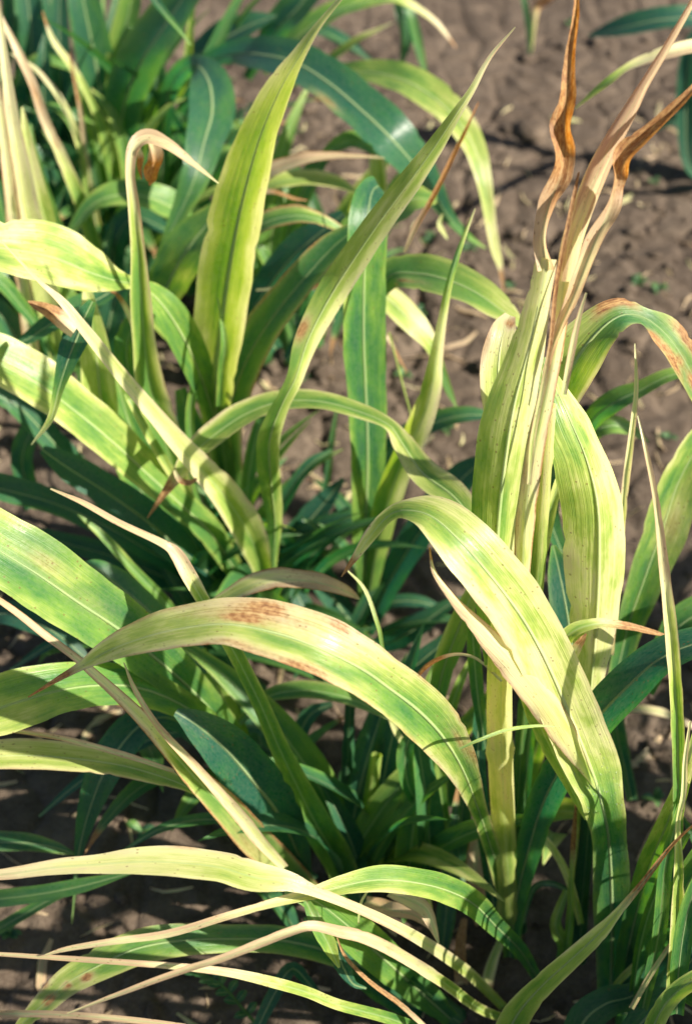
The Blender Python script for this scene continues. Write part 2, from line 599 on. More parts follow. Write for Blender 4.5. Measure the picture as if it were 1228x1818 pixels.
def shading_plant(x, y, h, n, label, group=None):
    """A whole plant grown in place: stalk and n alternating blades."""
    z = float(soil_height(np.array(x), np.array(y)))
    r = thing('millet_plant', (x, y, z), label, 'millet plant', group)  # stands out of view, added for the shade it casts
    lean = (random.uniform(-.1, .1), random.uniform(-.1, .1))
    V, U, TN, F = [], [], [], []
    for i in range(9):
        f = i / 8
        for j in range(8):
            a = j * math.pi / 4
            rr = 0.010 * (1 - 0.55 * f)
            V.append((x + lean[0] * f * h + rr * math.cos(a), y + lean[1] * f * h + rr * math.sin(a), z + f * h * 0.62))
            U.append((f * h, math.cos(a)))
            TN.append((0.4, 0, 0.3, 0))
    F = [(i * 8 + j, i * 8 + (j + 1) % 8, i * 8 + 8 + (j + 1) % 8, i * 8 + 8 + j) for i in range(8) for j in range(8)]
    link('stem', V, F, M_LEAF, r, uvs=U, tone=TN)
    a0 = random.random() * 6.28
    for k in range(n):
        f = (k + 0.5) / n
        b = (x + lean[0] * f * h, y + lean[1] * f * h, z + 0.03 + f * h * 0.58)
        blade(r, b, a0 + k * math.pi + random.uniform(-.7, .7), h * random.uniform(0.6, 0.85), random.uniform(0.035, 0.055), random.uniform(0.9, 1.35), random.uniform(1.0, 2.3), random.uniform(0.15, 0.55))
    return r


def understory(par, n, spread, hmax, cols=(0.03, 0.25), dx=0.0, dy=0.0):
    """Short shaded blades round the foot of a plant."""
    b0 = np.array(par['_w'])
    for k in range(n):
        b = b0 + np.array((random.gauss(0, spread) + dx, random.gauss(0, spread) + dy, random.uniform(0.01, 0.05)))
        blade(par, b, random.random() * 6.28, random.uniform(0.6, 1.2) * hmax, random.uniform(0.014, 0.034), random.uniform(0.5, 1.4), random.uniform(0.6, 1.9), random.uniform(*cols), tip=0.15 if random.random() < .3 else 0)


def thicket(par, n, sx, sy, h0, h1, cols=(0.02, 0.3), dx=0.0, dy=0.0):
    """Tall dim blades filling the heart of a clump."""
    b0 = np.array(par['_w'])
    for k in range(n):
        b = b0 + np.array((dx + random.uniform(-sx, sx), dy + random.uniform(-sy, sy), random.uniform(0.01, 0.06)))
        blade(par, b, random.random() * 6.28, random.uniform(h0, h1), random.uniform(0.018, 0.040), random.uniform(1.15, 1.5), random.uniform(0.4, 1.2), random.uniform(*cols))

# ================================================================== the plants
# ---- main plant, right of the middle
A = plant('millet_plant', 905, 1645, 'pale-stalked plant with a rusty curled leaf tip pointing up out of the photo', 'millet plant')
stem(A, [(905, 1700, 34, 1.44), (905, 1640, 40, 1.40), (897, 1520, 40, 1.31), (890, 1400, 44, 1.23), (886, 1280, 46, 1.15), (888, 1150, 44, 1.08), (900, 1040, 40, 1.04)], c=(0.45, 0.62, 0.74, 0.74, 0.7))
stem(A, [(925, 1690, 22, 1.46), (916, 1500, 24, 1.36), (922, 1350, 24, 1.28), (940, 1180, 24, 1.2), (955, 1000, 26, 1.13), (965, 850, 26, 1.07), (975, 720, 24, 1.02)], c=(0.2, 0.3, 0.5, 0.7, 0.8))
# broad upright blade ending in the rusty curl
leaf(A, [(886, 1190, 44, 1.10), (880, 1060, 66, 1.06), (884, 930, 84, 1.03), (896, 820, 96, 1.00), (912, 720, 88, .98), (938, 620, 62, .97), (958, 530, 44, .96), (972, 460, 38, .95)],
     c=(0.5, 0.55, 0.6, 0.66, 0.72, 0.82), fold=-0.6, ruf=0.03, tw=15, lat=0.12)
leaf(A, [(969, 480, 30, .955, -20), (964, 420, 20, .95, -45), (974, 365, 28, .945, -10), (997, 300, 36, .94, 25), (1001, 225, 36, .935, -25), (1005, 165, 28, .93, 15), (1014, 95, 16, .925, -20), (1021, 30, 12, .92), (1024, -40, 6, .92)],
     c=(0.85, 0.9, 0.95), fold=0.9, tip=0.97, ruf=0.35, jag=0.2, warm=.3, name='dry_leaf', rib=False)
# pale sheath and rolled pinkish stalk
leaf(A, [(922, 1180, 26, 1.12), (926, 1040, 28, 1.07), (934, 900, 38, 1.03), (950, 790, 34, 1.0), (974, 680, 28, .98), (990, 590, 28, .97), (1000, 500, 30, .96)],
     c=(0.66, 0.78, 0.84, 0.86, 0.8), fold=-0.6, eb=0.9, rib=False, name='leaf_sheath')
stem(A, [(985, 640, 24, .985), (996, 540, 30, .975), (1012, 440, 36, .965), (1034, 370, 38, .96), (1062, 300, 38, .955), (1090, 245, 32, .95), (1118, 195, 26, .945), (1140, 155, 18, .94), (1170, 105, 15, .935), (1205, 45, 12, .93), (1250, -35, 9, .925)],
     c=(0.82, 0.9, 1.0, 1.0, 1.0), name='rolled_leaf', brown=0.06, nodes=False)
leaf(A, [(968, 660, 10, .975), (984, 605, 14, .97), (1018, 525, 24, .96), (1053, 435, 28, .95), (1080, 375, 26, .945, 30), (1092, 325, 22, .94, 50), (1108, 285, 34, .935), (1140, 252, 28, .93), (1180, 213, 22, .925), (1230, 160, 12, .92), (1280, 100, 5, .92)],
     c=(0.9, 0.92, 0.95), tip=0.75, fold=0.9, ruf=0.25, jag=0.1, warm=.2, name='dry_leaf', rib=False)
leaf(A, [(1000, 700, 10, .97), (1015, 620, 13, .96), (1028, 560, 9, .955), (1040, 520, 4, .95)], c=(0.9, 0.95), name='dry_leaf', rib=False)
leaf(A, [(938, 860, 8, 1.0), (945, 780, 10, .985), (962, 690, 9, .97), (978, 600, 8, .96), (988, 500, 8, .955), (1016, 360, 8, .95), (1027, 305, 3, .95)], c=(0.85, 0.8), tip=0.8, name='dry_leaf', rib=False)
# blotched blade behind
leaf(A, [(905, 850, 40, 1.12), (888, 740, 58, 1.1), (884, 650, 66, 1.09), (893, 590, 48, 1.09), (905, 560, 20, 1.1)], c=(0.5, 0.6, 0.74, 0.8), eb=0.5, fold=0.15, marks=[(862, 600, 40, 10, .7), (905, 575, 12, 14, .8)])
# right arching blade with scorched edges
leaf(A, [(970, 790, 30, 1.12), (992, 710, 66, 1.1), (1022, 640, 92, 1.08), (1062, 588, 80, 1.07), (1102, 560, 56, 1.07), (1140, 563, 30, 1.08), (1175, 588, 56, 1.09), (1208, 630, 56, 1.1), (1240, 690, 50, 1.12), (1270, 760, 30, 1.15)],
     c=(0.48, 0.6, 0.52, 0.34, 0.3, 0.5, 0.46, 0.36), eb=0.4, fold=0.25, ruf=0.08, warm=.15, marks=[(1085, 536, 50, 14, 1.1), (1160, 605, 40, 12, 1), (1185, 630, 50, 10, 1.1), (1222, 600, 50, 14, 1.2), (1205, 640, 20, 12, .7), (1232, 680, 30, 14, .9)])
# the big spotted blade reaching left across the photo
leaf(A, [(905, 1650, 18, 1.40), (890, 1565, 30, 1.34), (868, 1495, 28, 1.27), (846, 1430, 32, 1.19), (820, 1365, 56, 1.11), (785, 1308, 84, 1.05), (742, 1262, 96, 1.015), (690, 1222, 94, .99), (640, 1187, 98, .97), (570, 1152, 106, .955), (490, 1124, 104, .95), (400, 1108, 84, .95), (310, 1118, 72, .96), (240, 1137, 56, .975), (190, 1157, 38, .99), (150, 1180, 18, 1.005), (100, 1208, 9, 1.02), (50, 1238, 2, 1.04)],
     c=(0.4, 0.42, 0.48, 0.54, 0.52, 0.54, 0.6, 0.62, 0.60, 0.6, 0.66, 0.7), edge=0.13, tip=0.13, fold=0.24, ruf=0.07, eb=0.55,
     marks=[(460, 1088, 110, 24, .72), (475, 1084, 50, 12, 1.0), (430, 1100, 60, 9, .9), (530, 1108, 50, 8, .6), (415, 1142, 80, 12, 0.6), (545, 1194, 90, 18, 0.8), (520, 1188, 44, 9, 1.0), (580, 1206, 34, 7, .9), (465, 1167, 90, 15, .65), (610, 1150, 60, 14, .35), (340, 1090, 70, 10, .4), (800, 1260, 30, 7, 0.8), (820, 1320, 40, 7, .8), (553, 1143, 5, 4, 1.2), (590, 1112, 80, 12, .5), (640, 1222, 36, 7, .5), (500, 1120, 70, 10, .5), (380, 1085, 70, 14, .5), (640, 1165, 60, 14, .4), (600, 1120, 40, 6, .8)])
# teal blade arching right
leaf(A, [(905, 1700, 24, 1.42), (916, 1600, 36, 1.36), (935, 1520, 44, 1.30), (962, 1430, 56, 1.23), (1000, 1355, 64, 1.17), (1053, 1283, 72, 1.13), (1110, 1222, 76, 1.1), (1170, 1170, 66, 1.08), (1238, 1142, 54, 1.07), (1300, 1140, 44, 1.07), (1360, 1165, 30, 1.08), (1410, 1205, 6, 1.09)],
     c=(0.28, 0.2, 0.1, 0.06, 0.08, 0.15), edge=0.2, fold=0.28)
# thin blade standing on the left of the stalk
leaf(A, [(880, 1640, 24, 1.41), (866, 1530, 26, 1.37), (852, 1420, 28, 1.33), (848, 1320, 24, 1.3), (852, 1230, 14, 1.28)], c=(0.1, 0.15), fold=0.4)
leaf(A, [(855, 1640, 26, 1.44), (846, 1580, 38, 1.42), (846, 1520, 38, 1.41), (853, 1470, 26, 1.4), (866, 1425, 6, 1.39)], c=(0.95, 1.0), eb=0.8, tip=0.4, fold=0.6, ruf=0.25, name='dry_leaf', rib=False, marks=[(850, 1590, 60, 16, .6)])
leaf(A, [(830, 1800, 14, 1.42), (818, 1740, 22, 1.4), (816, 1680, 20, 1.38), (824, 1630, 12, 1.37)], c=(0.95,), tip=0.9, name='dry_leaf', rib=False, fold=0.5)
leaf(A, [(900, 1640, 8, 1.38), (870, 1720, 20, 1.39), (866, 1760, 16, 1.4), (880, 1800, 6, 1.41)], c=(0.6, 0.7), tip=0.6, name='dry_leaf', rib=False)
leaf(A, [(928, 1640, 4, 1.38), (945, 1580, 11, 1.36), (975, 1569, 11, 1.36), (1008, 1583, 8, 1.37), (1030, 1610, 3, 1.38)], c=(0.15, 0.2), rib=False)
leaf(A, [(815, 1330, 4, 1.0), (850, 1314, 6, 1.0), (900, 1296, 7, 1.01), (950, 1289, 5, 1.03), (985, 1290, 2, 1.04)][::-1], c=(0.55, 0.5), rib=False)
leaf(A, [(890, 1210, 5, 1.08), (862, 1182, 5, 1.1), (835, 1165, 5, 1.12), (800, 1163, 6, 1.14), (758, 1182, 8, 1.16), (726, 1220, 4, 1.18)], c=(0.85, 0.9), tip=0.5, rib=False, name='dry_leaf')
# yellowing blades beside the stalk
leaf(A, [(765, 1290, 24, 1.36), (785, 1195, 36, 1.32), (812, 1120, 42, 1.29), (835, 1060, 28, 1.27), (860, 1010, 8, 1.26)], c=(0.3, 0.52, 0.6), fold=0.3)
leaf(A, [(862, 1330, 14, 1.3), (848, 1240, 22, 1.26), (840, 1150, 24, 1.23), (838, 1080, 8, 1.21)], c=(0.3, 0.5), fold=0.3)

# ---- the big arching leaf's plant
B = plant('millet_plant', 1083, 1768, 'plant whose broad leaf arches up and over to a yellow tip at the centre', 'millet plant')
_b1 = leaf(B, [(1083, 1775, 46, 1.385), (1085, 1690, 58, 1.33), (1085, 1600, 68, 1.26), (1080, 1492, 62, 1.175, 6), (1068, 1428, 74, 1.135, 12), (1056, 1388, 88, 1.128, 14), (1040, 1345, 100, 1.118, 10), (1008, 1265, 104, 1.085), (972, 1182, 102, 1.05), (928, 1100, 104, 1.02), (870, 1022, 106, .995), (815, 960, 98, .985), (766, 917, 70, .99), (722, 906, 36, 1.0), (692, 914, 24, 1.01), (662, 945, 24, 1.02), (634, 985, 14, 1.03), (606, 1024, 2, 1.04)],
     c=(0.2, 0.22, 0.28, 0.5, 0.66, 0.7, 0.7, 0.63, 0.57, 0.56, 0.68, 0.74), edge=0.12, tip=0.07, fold=0.22, ruf=0.06, eb=0.35,  # deep green base and pale bend also put shade and sun into the colour
     marks=[(845, 1075, 60, 16, .55), (880, 1130, 60, 10, .6), (1000, 1310, 9, 9, .3)])
dew(_b1, 0.22, 0.38, 70)
leaf(B, [(1056, 1400, 3, 1.122), (1034, 1358, 24, 1.106), (1003, 1305, 46, 1.085), (965, 1246, 56, 1.058), (918, 1187, 50, 1.03), (874, 1138, 38, 1.01), (836, 1097, 25, .995), (800, 1057, 14, .985), (770, 1014, 8, .98), (762, 972, 2, .98)],
     c=(0.7, 0.74, 0.8, 0.9, 1.0), eb=0.6, fold=-0.35, name='dry_leaf', rib=False, tip=0.08)
leaf(B, [(1040, 1455, 6, 1.155), (1006, 1385, 20, 1.13), (972, 1318, 30, 1.105), (944, 1260, 26, 1.08), (912, 1190, 3, 1.05)], c=(0.55, 0.6), fold=-0.3, rib=False)
# upright V leaf
leaf(B, [(1020, 1620, 22, 1.38), (1035, 1440, 28, 1.28), (1046, 1250, 42, 1.2), (1056, 1130, 82, 1.15), (1062, 1010, 110, 1.11), (1060, 900, 108, 1.08), (1040, 815, 96, 1.06), (1008, 740, 84, 1.05), (982, 680, 44, 1.05), (967, 634, 3, 1.05)],
     c=(0.6, 0.68, 0.74, 0.72, 0.66, 0.56, 0.5), fold=-0.5, edge=0.04, ruf=0.06, tw=12, lat=0.06)
leaf(B, [(1040, 1330, 30, 1.3), (1022, 1200, 56, 1.26), (1006, 1090, 62, 1.23), (992, 1015, 46, 1.22), (981, 968, 8, 1.21)], c=(0.2, 0.12, 0.1, 0.35), fold=0.3, edge=0.15, eb=0.3)
leaf(B, [(985, 1260, 10, 1.16), (992, 1170, 28, 1.13), (1012, 1125, 26, 1.12), (1060, 1108, 18, 1.12), (1108, 1112, 14, 1.13), (1150, 1121, 10, 1.14), (1182, 1129, 4, 1.15)], c=(0.5, 0.6, 0.62), tip=0.55, fold=0.4, rib=False)
leaf(B, [(1000, 1210, 10, 1.14), (1012, 1170, 22, 1.125), (1030, 1140, 14, 1.12), (1040, 1125, 3, 1.12)], c=(0.6, 0.7), tip=0.6, rib=False)
leaf(B, [(1000, 1720, 18, 1.4), (1010, 1640, 14, 1.36), (1013, 1560, 9, 1.32), (1018, 1480, 9, 1.29), (1023, 1410, 2, 1.26)], c=(0.45, 0.6), tip=0.5, rib=False, fold=0.5)
stem(B, [(1025, 1720, 30, 1.43), (1030, 1600, 30, 1.37), (1042, 1450, 30, 1.29), (1044, 1320, 26, 1.23)], c=(0.2, 0.15, 0.4))
leaf(B, [(990, 1720, 10, 1.4), (1000, 1680, 24, 1.38), (985, 1640, 20, 1.37), (1005, 1580, 12, 1.36)], c=(0.4, 0.5), fold=0.4)
stem(B, [(1084, 1795, 50, 1.40), (1083, 1740, 46, 1.38)], c=(0.3,))

# ---- right edge plant with needles
R = plant('millet_plant', 1140, 1500, 'half hidden plant at the right edge with two upright straw needle leaves', 'millet plant')
leaf(R, [(1120, 1420, 20, 1.5), (1090, 1260, 30, 1.42), (1108, 1135, 44, 1.37), (1140, 1035, 62, 1.33), (1176, 935, 80, 1.3), (1206, 850, 72, 1.28), (1250, 780, 60, 1.27), (1310, 730, 40, 1.28)], c=(0.2, 0.3, 0.42, 0.52, 0.45), fold=0.35, tw=28, marks=[(1190, 930, 60, 24, .5)], eb=.3)
leaf(R, [(1080, 1160, 16, 1.26), (1100, 960, 14, 1.2), (1108, 870, 13, 1.17), (1118, 790, 12, 1.15), (1127, 710, 9, 1.14), (1128, 660, 7, 1.13), (1126, 610, 2, 1.13)], c=(0.7, 0.85, 0.92), fold=0.7, rib=False, name='dry_leaf')
leaf(R, [(1200, 1500, 20, 1.12), (1203, 1390, 22, 1.08), (1199, 1260, 24, 1.04), (1190, 1140, 24, 1.01), (1176, 1010, 19, .99), (1164, 900, 12, .98), (1146, 805, 8, .97), (1131, 738, 2, .97)], c=(0.3, 0.4, 0.7, 0.88, 0.93, 0.95), fold=0.75, rib=False, name='dry_leaf')
leaf(R, [(1030, 780, 20, 1.4), (1058, 738, 36, 1.37), (1095, 712, 40, 1.35), (1135, 693, 30, 1.34), (1180, 670, 24, 1.33), (1232, 655, 14, 1.33)], c=(0.3, 0.35, 0.5), fold=0.3)
leaf(R, [(1025, 800, 20, 1.45), (1050, 768, 36, 1.43), (1085, 756, 34, 1.42), (1118, 764, 20, 1.43), (1150, 785, 3, 1.44)], c=(0.5, 0.4), fold=0.3)
leaf(R, [(1090, 1290, 10, 1.5), (1110, 1262, 15, 1.48), (1150, 1261, 16, 1.47), (1200, 1275, 14, 1.47), (1260, 1310, 6, 1.48)], c=(0.6, 0.9, 0.9), name='dry_leaf')
leaf(R, [(1000, 990, 16, 1.4), (970, 900, 40, 1.36), (985, 830, 60, 1.34), (1010, 780, 40, 1.33), (1030, 750, 8, 1.32)], c=(0.2, 0.3, 0.35), fold=0.3)
leaf(R, [(1150, 1230, 20, 1.35), (1190, 1130, 50, 1.32), (1240, 1090, 60, 1.31), (1300, 1080, 40, 1.31)], c=(0.3, 0.45), fold=0.3)

# ---- lower right corner plant
S_ = plant('millet_plant', 1120, 1830, 'leafy lower right corner plant with a yellow leaf dried to a long brown tip', 'millet plant')
leaf(S_, [(885, 1880, 56, 1.20), (915, 1806, 54, 1.16), (960, 1752, 42, 1.12), (1010, 1706, 36, 1.09), (1060, 1660, 30, 1.07), (1096, 1620, 16, 1.055), (1140, 1567, 11, 1.04), (1190, 1503, 7, 1.03), (1232, 1462, 3, 1.02)], c=(0.5, 0.58, 0.66, 0.72), tip=0.42, eb=0.4, fold=0.35, edge=0.1)
leaf(S_, [(1145, 1870, 36, 1.10), (1165, 1808, 36, 1.08), (1195, 1766, 34, 1.07), (1240, 1735, 32, 1.06), (1290, 1715, 20, 1.06)], c=(0.56, 0.6), fold=0.3)
leaf(S_, [(1105, 1800, 36, 1.36), (1112, 1700, 42, 1.30), (1132, 1610, 46, 1.24), (1155, 1530, 46, 1.18), (1184, 1460, 40, 1.13), (1208, 1395, 28, 1.09), (1226, 1335, 18, 1.06), (1245, 1250, 4, 1.03)], c=(0.25, 0.35, 0.5, 0.7, 0.75), fold=0.3)
leaf(S_, [(1190, 1760, 20, 1.14), (1200, 1640, 24, 1.10), (1203, 1540, 18, 1.07), (1202, 1465, 9, 1.05), (1212, 1410, 10, 1.04), (1215, 1350, 9, 1.03), (1224, 1280, 4, 1.02)], c=(0.5, 0.62, 0.85, 0.95), name='dry_leaf', rib=False, fold=0.6)
leaf(S_, [(1130, 1800, 26, 1.24), (1160, 1690, 44, 1.19), (1195, 1615, 52, 1.15), (1235, 1545, 56, 1.12), (1290, 1470, 50, 1.1), (1340, 1410, 20, 1.09)], c=(0.2, 0.34, 0.42), fold=0.3)
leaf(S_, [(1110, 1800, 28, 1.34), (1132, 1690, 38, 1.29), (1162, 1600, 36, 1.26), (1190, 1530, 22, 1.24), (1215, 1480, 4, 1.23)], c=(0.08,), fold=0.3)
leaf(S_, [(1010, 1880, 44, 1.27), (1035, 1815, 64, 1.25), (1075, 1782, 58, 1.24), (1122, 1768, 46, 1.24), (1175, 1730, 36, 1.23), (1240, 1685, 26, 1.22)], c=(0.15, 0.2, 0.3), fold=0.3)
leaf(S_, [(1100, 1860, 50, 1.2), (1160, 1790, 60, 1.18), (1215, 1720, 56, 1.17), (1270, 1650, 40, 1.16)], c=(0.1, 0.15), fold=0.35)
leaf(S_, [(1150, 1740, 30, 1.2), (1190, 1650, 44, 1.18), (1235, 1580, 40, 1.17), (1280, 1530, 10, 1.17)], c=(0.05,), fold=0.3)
leaf(S_, [(1120, 1790, 10, 1.17), (1160, 1720, 10, 1.14), (1205, 1655, 7, 1.12), (1240, 1610, 3, 1.11)], c=(0.8, 0.9), tip=0.6, rib=False, name='dry_leaf')
stem(S_, [(1110, 1850, 40, 1.38), (1110, 1790, 36, 1.35)], c=(0.3,))

# ---- central clump at the bottom, its blades streaming left
Hc = plant('millet_plant', 620, 1570, 'sprawling bottom clump whose straw coloured and green leaves stream to the left', 'millet plant')
leaf(Hc, [(625, 1590, 36, 1.45), (600, 1530, 54, 1.41), (562, 1465, 56, 1.36), (527, 1395, 46, 1.31), (492, 1320, 34, 1.26), (462, 1250, 30, 1.22), (422, 1170, 28, 1.18), (388, 1110, 28, 1.15), (362, 1070, 24, 1.13), (336, 1025, 28, 1.12), (312, 985, 24, 1.115), (286, 965, 14, 1.11), (212, 930, 12, 1.105), (150, 895, 10, 1.10), (90, 868, 3, 1.10)],
     c=(0.36, 0.4, 0.42, 0.46, 0.5, 0.6, 0.9, 0.95, 0.95, 0.95), fold=0.55, rib=False, eb=0.2, ruf=.04)
leaf(Hc, [(560, 1590, 30, 1.42), (508, 1545, 52, 1.35), (452, 1492, 60, 1.28), (402, 1437, 56, 1.21), (350, 1385, 44, 1.16), (305, 1335, 34, 1.12), (265, 1290, 28, 1.09), (220, 1245, 22, 1.07), (165, 1195, 17, 1.05), (130, 1165, 14, 1.045), (80, 1128, 14, 1.04), (30, 1088, 13, 1.035), (-25, 1050, 9, 1.03)],
     c=(0.4, 0.45, 0.48, 0.6, 0.85, 0.92, 1.0, 1.0, 1.0), eb=0.9, fold=0.4, rib=False, marks=[(440, 1500, 70, 20, .5)])
leaf(Hc, [(505, 1540, 14, 1.25), (468, 1502, 22, 1.21), (430, 1455, 24, 1.17), (395, 1415, 20, 1.14), (345, 1360, 17, 1.11), (300, 1312, 13, 1.085), (272, 1278, 11, 1.07), (240, 1225, 9, 1.06), (220, 1176, 2, 1.05)], c=(0.8, 0.92, 0.95, 0.95), fold=0.5, eb=0.6, rib=False, name='dry_leaf')
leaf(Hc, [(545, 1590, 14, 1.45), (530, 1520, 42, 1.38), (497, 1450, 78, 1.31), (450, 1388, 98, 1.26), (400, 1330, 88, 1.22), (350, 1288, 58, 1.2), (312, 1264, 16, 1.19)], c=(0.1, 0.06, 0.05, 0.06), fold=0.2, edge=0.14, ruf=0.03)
leaf(Hc, [(430, 1460, 12, 1.24), (345, 1404, 14, 1.185), (290, 1380, 34, 1.175), (220, 1360, 44, 1.165), (150, 1349, 50, 1.155), (70, 1342, 54, 1.15), (0, 1342, 54, 1.145), (-70, 1346, 50, 1.14)], c=(0.4, 0.52, 0.62, 0.66, 0.66), eb=0.5, fold=0.25, edge=0.2)
leaf(Hc, [(310, 1370, 8, 1.145), (234, 1345, 10, 1.135), (134, 1317, 10, 1.125), (60, 1303, 8, 1.12), (5, 1297, 6, 1.115), (-50, 1292, 4, 1.11)], c=(0.95, 1.0), rib=False, name='dry_leaf', fold=0.5)
leaf(Hc, [(900, 1795, 14, 1.40), (840, 1735, 20, 1.3), (780, 1690, 22, 1.2), (715, 1651, 20, 1.1), (640, 1615, 18, 1.03), (560, 1583, 20, .995), (512, 1566, 36, .985), (452, 1558, 54, .98), (390, 1540, 54, .98), (320, 1532, 56, .98), (250, 1530, 48, .98), (170, 1535, 34, .98), (100, 1540, 28, .98), (30, 1550, 22, .98), (-50, 1558, 16, .98)],
     c=(0.5, 0.7, 0.9, 0.9, 0.68, 0.66, 0.78, 0.72, 0.86, 0.92), fold=0.2, ruf=0.1, rib=False, marks=[(430, 1518, 60, 8, .6), (330, 1506, 40, 5, .7)])
leaf(Hc, [(958, 1745, 14, 1.4), (925, 1690, 26, 1.31), (880, 1645, 34, 1.22), (840, 1605, 46, 1.14), (790, 1580, 50, 1.09), (730, 1566, 50, 1.06), (670, 1562, 48, 1.04), (610, 1572, 36, 1.02), (550, 1588, 22, 1.01), (480, 1605, 16, 1.0), (400, 1628, 14, .99), (300, 1658, 14, .985), (200, 1672, 12, .98), (120, 1685, 9, .98), (80, 1696, 3, .98)],
     c=(0.2, 0.3, 0.42, 0.5, 0.56, 0.7, 0.86, 0.95, 1.0, 1.0), fold=0.3, edge=0.12)
leaf(Hc, [(905, 1812, 16, 1.34), (850, 1790, 18, 1.25), (795, 1750, 20, 1.16), (740, 1714, 22, 1.09), (690, 1685, 22, 1.04), (645, 1665, 22, 1.01), (600, 1654, 21, .99), (553, 1645, 19, .975), (510, 1657, 17, .97), (400, 1700, 14, .965), (330, 1722, 12, .965), (230, 1758, 10, .965), (120, 1800, 3, .97)],
     c=(0.5, 0.6, 0.82, 0.95, 0.97, 1.0, 1.0), fold=0.5, rib=False, name='dry_leaf', marks=[(690, 1685, 14, 14, .45), (740, 1714, 10, 12, .4)])
leaf(Hc, [(760, 1835, 24, 1.2), (690, 1808, 22, 1.14), (600, 1784, 20, 1.08), (545, 1762, 20, 1.05), (485, 1745, 20, 1.02), (410, 1728, 16, 1.0), (330, 1718, 13, .99), (230, 1710, 11, .985), (130, 1703, 10, .985), (40, 1697, 8, .985), (-40, 1692, 6, .985)],
     c=(0.4, 0.55, 0.65, 0.9, 1.0, 1.0), fold=0.45, rib=False)
leaf(Hc, [(690, 1740, 24, 1.34), (590, 1692, 46, 1.27), (500, 1670, 50, 1.23), (410, 1667, 50, 1.2), (320, 1670, 60, 1.18), (240, 1685, 64, 1.17), (170, 1717, 58, 1.165), (120, 1745, 50, 1.165), (75, 1785, 38, 1.17), (40, 1818, 20, 1.18), (10, 1855, 4, 1.19)],
     c=(0.2, 0.25, 0.38, 0.46, 0.52, 0.58, 0.62), fold=0.15, eb=0.4, marks=[(155, 1735, 14, 10, 1.1), (120, 1750, 10, 9, 1), (88, 1775, 16, 8, 1.1), (80, 1748, 14, 8, 1)])
leaf(Hc, [(800, 1810, 30, 1.36), (745, 1760, 54, 1.3), (680, 1702, 68, 1.22), (612, 1640, 70, 1.15), (556, 1598, 46, 1.11), (505, 1585, 10, 1.1)], c=(0.3, 0.38, 0.42, 0.5), fold=0.2)
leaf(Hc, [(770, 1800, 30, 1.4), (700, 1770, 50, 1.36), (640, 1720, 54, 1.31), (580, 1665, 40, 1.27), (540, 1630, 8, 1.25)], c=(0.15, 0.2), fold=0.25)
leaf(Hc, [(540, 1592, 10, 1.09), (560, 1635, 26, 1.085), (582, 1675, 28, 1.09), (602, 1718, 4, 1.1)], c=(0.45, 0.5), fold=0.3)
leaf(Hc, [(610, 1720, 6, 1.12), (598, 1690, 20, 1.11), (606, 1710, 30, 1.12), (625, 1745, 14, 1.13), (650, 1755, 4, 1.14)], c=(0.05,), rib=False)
leaf(Hc, [(770, 1840, 8, 1.16), (742, 1812, 9, 1.15), (708, 1781, 9, 1.13), (656, 1743, 8, 1.11), (614, 1700, 6, 1.1), (598, 1664, 2, 1.09)], c=(0.9, 0.95), tip=0.9, name='dry_leaf', rib=False)
leaf(Hc, [(690, 1586, 14, 1.18), (730, 1600, 28, 1.16), (756, 1615, 26, 1.15, 30), (768, 1645, 16, 1.15, 20), (778, 1674, 3, 1.16)], c=(0.95, 1.0), fold=0.5, ruf=0.2, name='dry_leaf', rib=False)
leaf(Hc, [(650, 1600, 16, 1.25), (690, 1615, 28, 1.22), (735, 1625, 22, 1.21), (770, 1650, 8, 1.2)], c=(0.95, 1.0), fold=0.5, name='dry_leaf', rib=False, eb=.5)
leaf(Hc, [(636, 1640, 3, 1.1), (640, 1605, 5, 1.095), (652, 1582, 4, 1.09)][::-1], c=(0.7,), rib=False)
stem(Hc, [(640, 1600, 48, 1.5), (615, 1555, 46, 1.46)], c=(0.4,))
stem(Hc, [(930, 1840, 30, 1.42), (900, 1795, 20, 1.40)], c=(0.3,))
stem(Hc, [(870, 1830, 34, 1.4), (800, 1800, 40, 1.38), (700, 1700, 36, 1.36)], c=(0.2, 0.25))

# ---- plant spreading left in the middle, broad leaf at the left edge
L = plant('millet_plant', 445, 1345, 'plant left of centre with a broad brown-streaked leaf running out through the left edge', 'millet plant')
leaf(L, [(470, 1385, 22, 1.55), (425, 1320, 38, 1.42), (360, 1245, 60, 1.32), (292, 1182, 84, 1.23), (212, 1118, 108, 1.16), (140, 1070, 120, 1.12), (68, 1020, 128, 1.09), (0, 978, 126, 1.07), (-80, 930, 115, 1.05), (-160, 900, 80, 1.04)],
     c=(0.34, 0.36, 0.38, 0.38, 0.4, 0.48, 0.48), fold=0.22, edge=0.1, marks=[(80, 1000, 60, 18, .5), (160, 1070, 60, 20, .3)], eb=0.15)
leaf(L, [(470, 1420, 20, 1.5), (425, 1340, 36, 1.4), (370, 1285, 44, 1.31), (310, 1245, 54, 1.25), (240, 1220, 70, 1.2), (170, 1217, 78, 1.16), (100, 1227, 92, 1.13), (30, 1247, 106, 1.11), (-50, 1275, 100, 1.09), (-130, 1310, 60, 1.09)],
     c=(0.38, 0.42, 0.42, 0.42, 0.48, 0.6, 0.66), fold=0.22, edge=0.1)
leaf(L, [(370, 1190, 30, 1.4), (270, 1090, 50, 1.36), (212, 1042, 54, 1.34), (172, 1010, 32, 1.33), (150, 1000, 6, 1.33)], c=(0.26,), fold=0.25, jag=0.14)
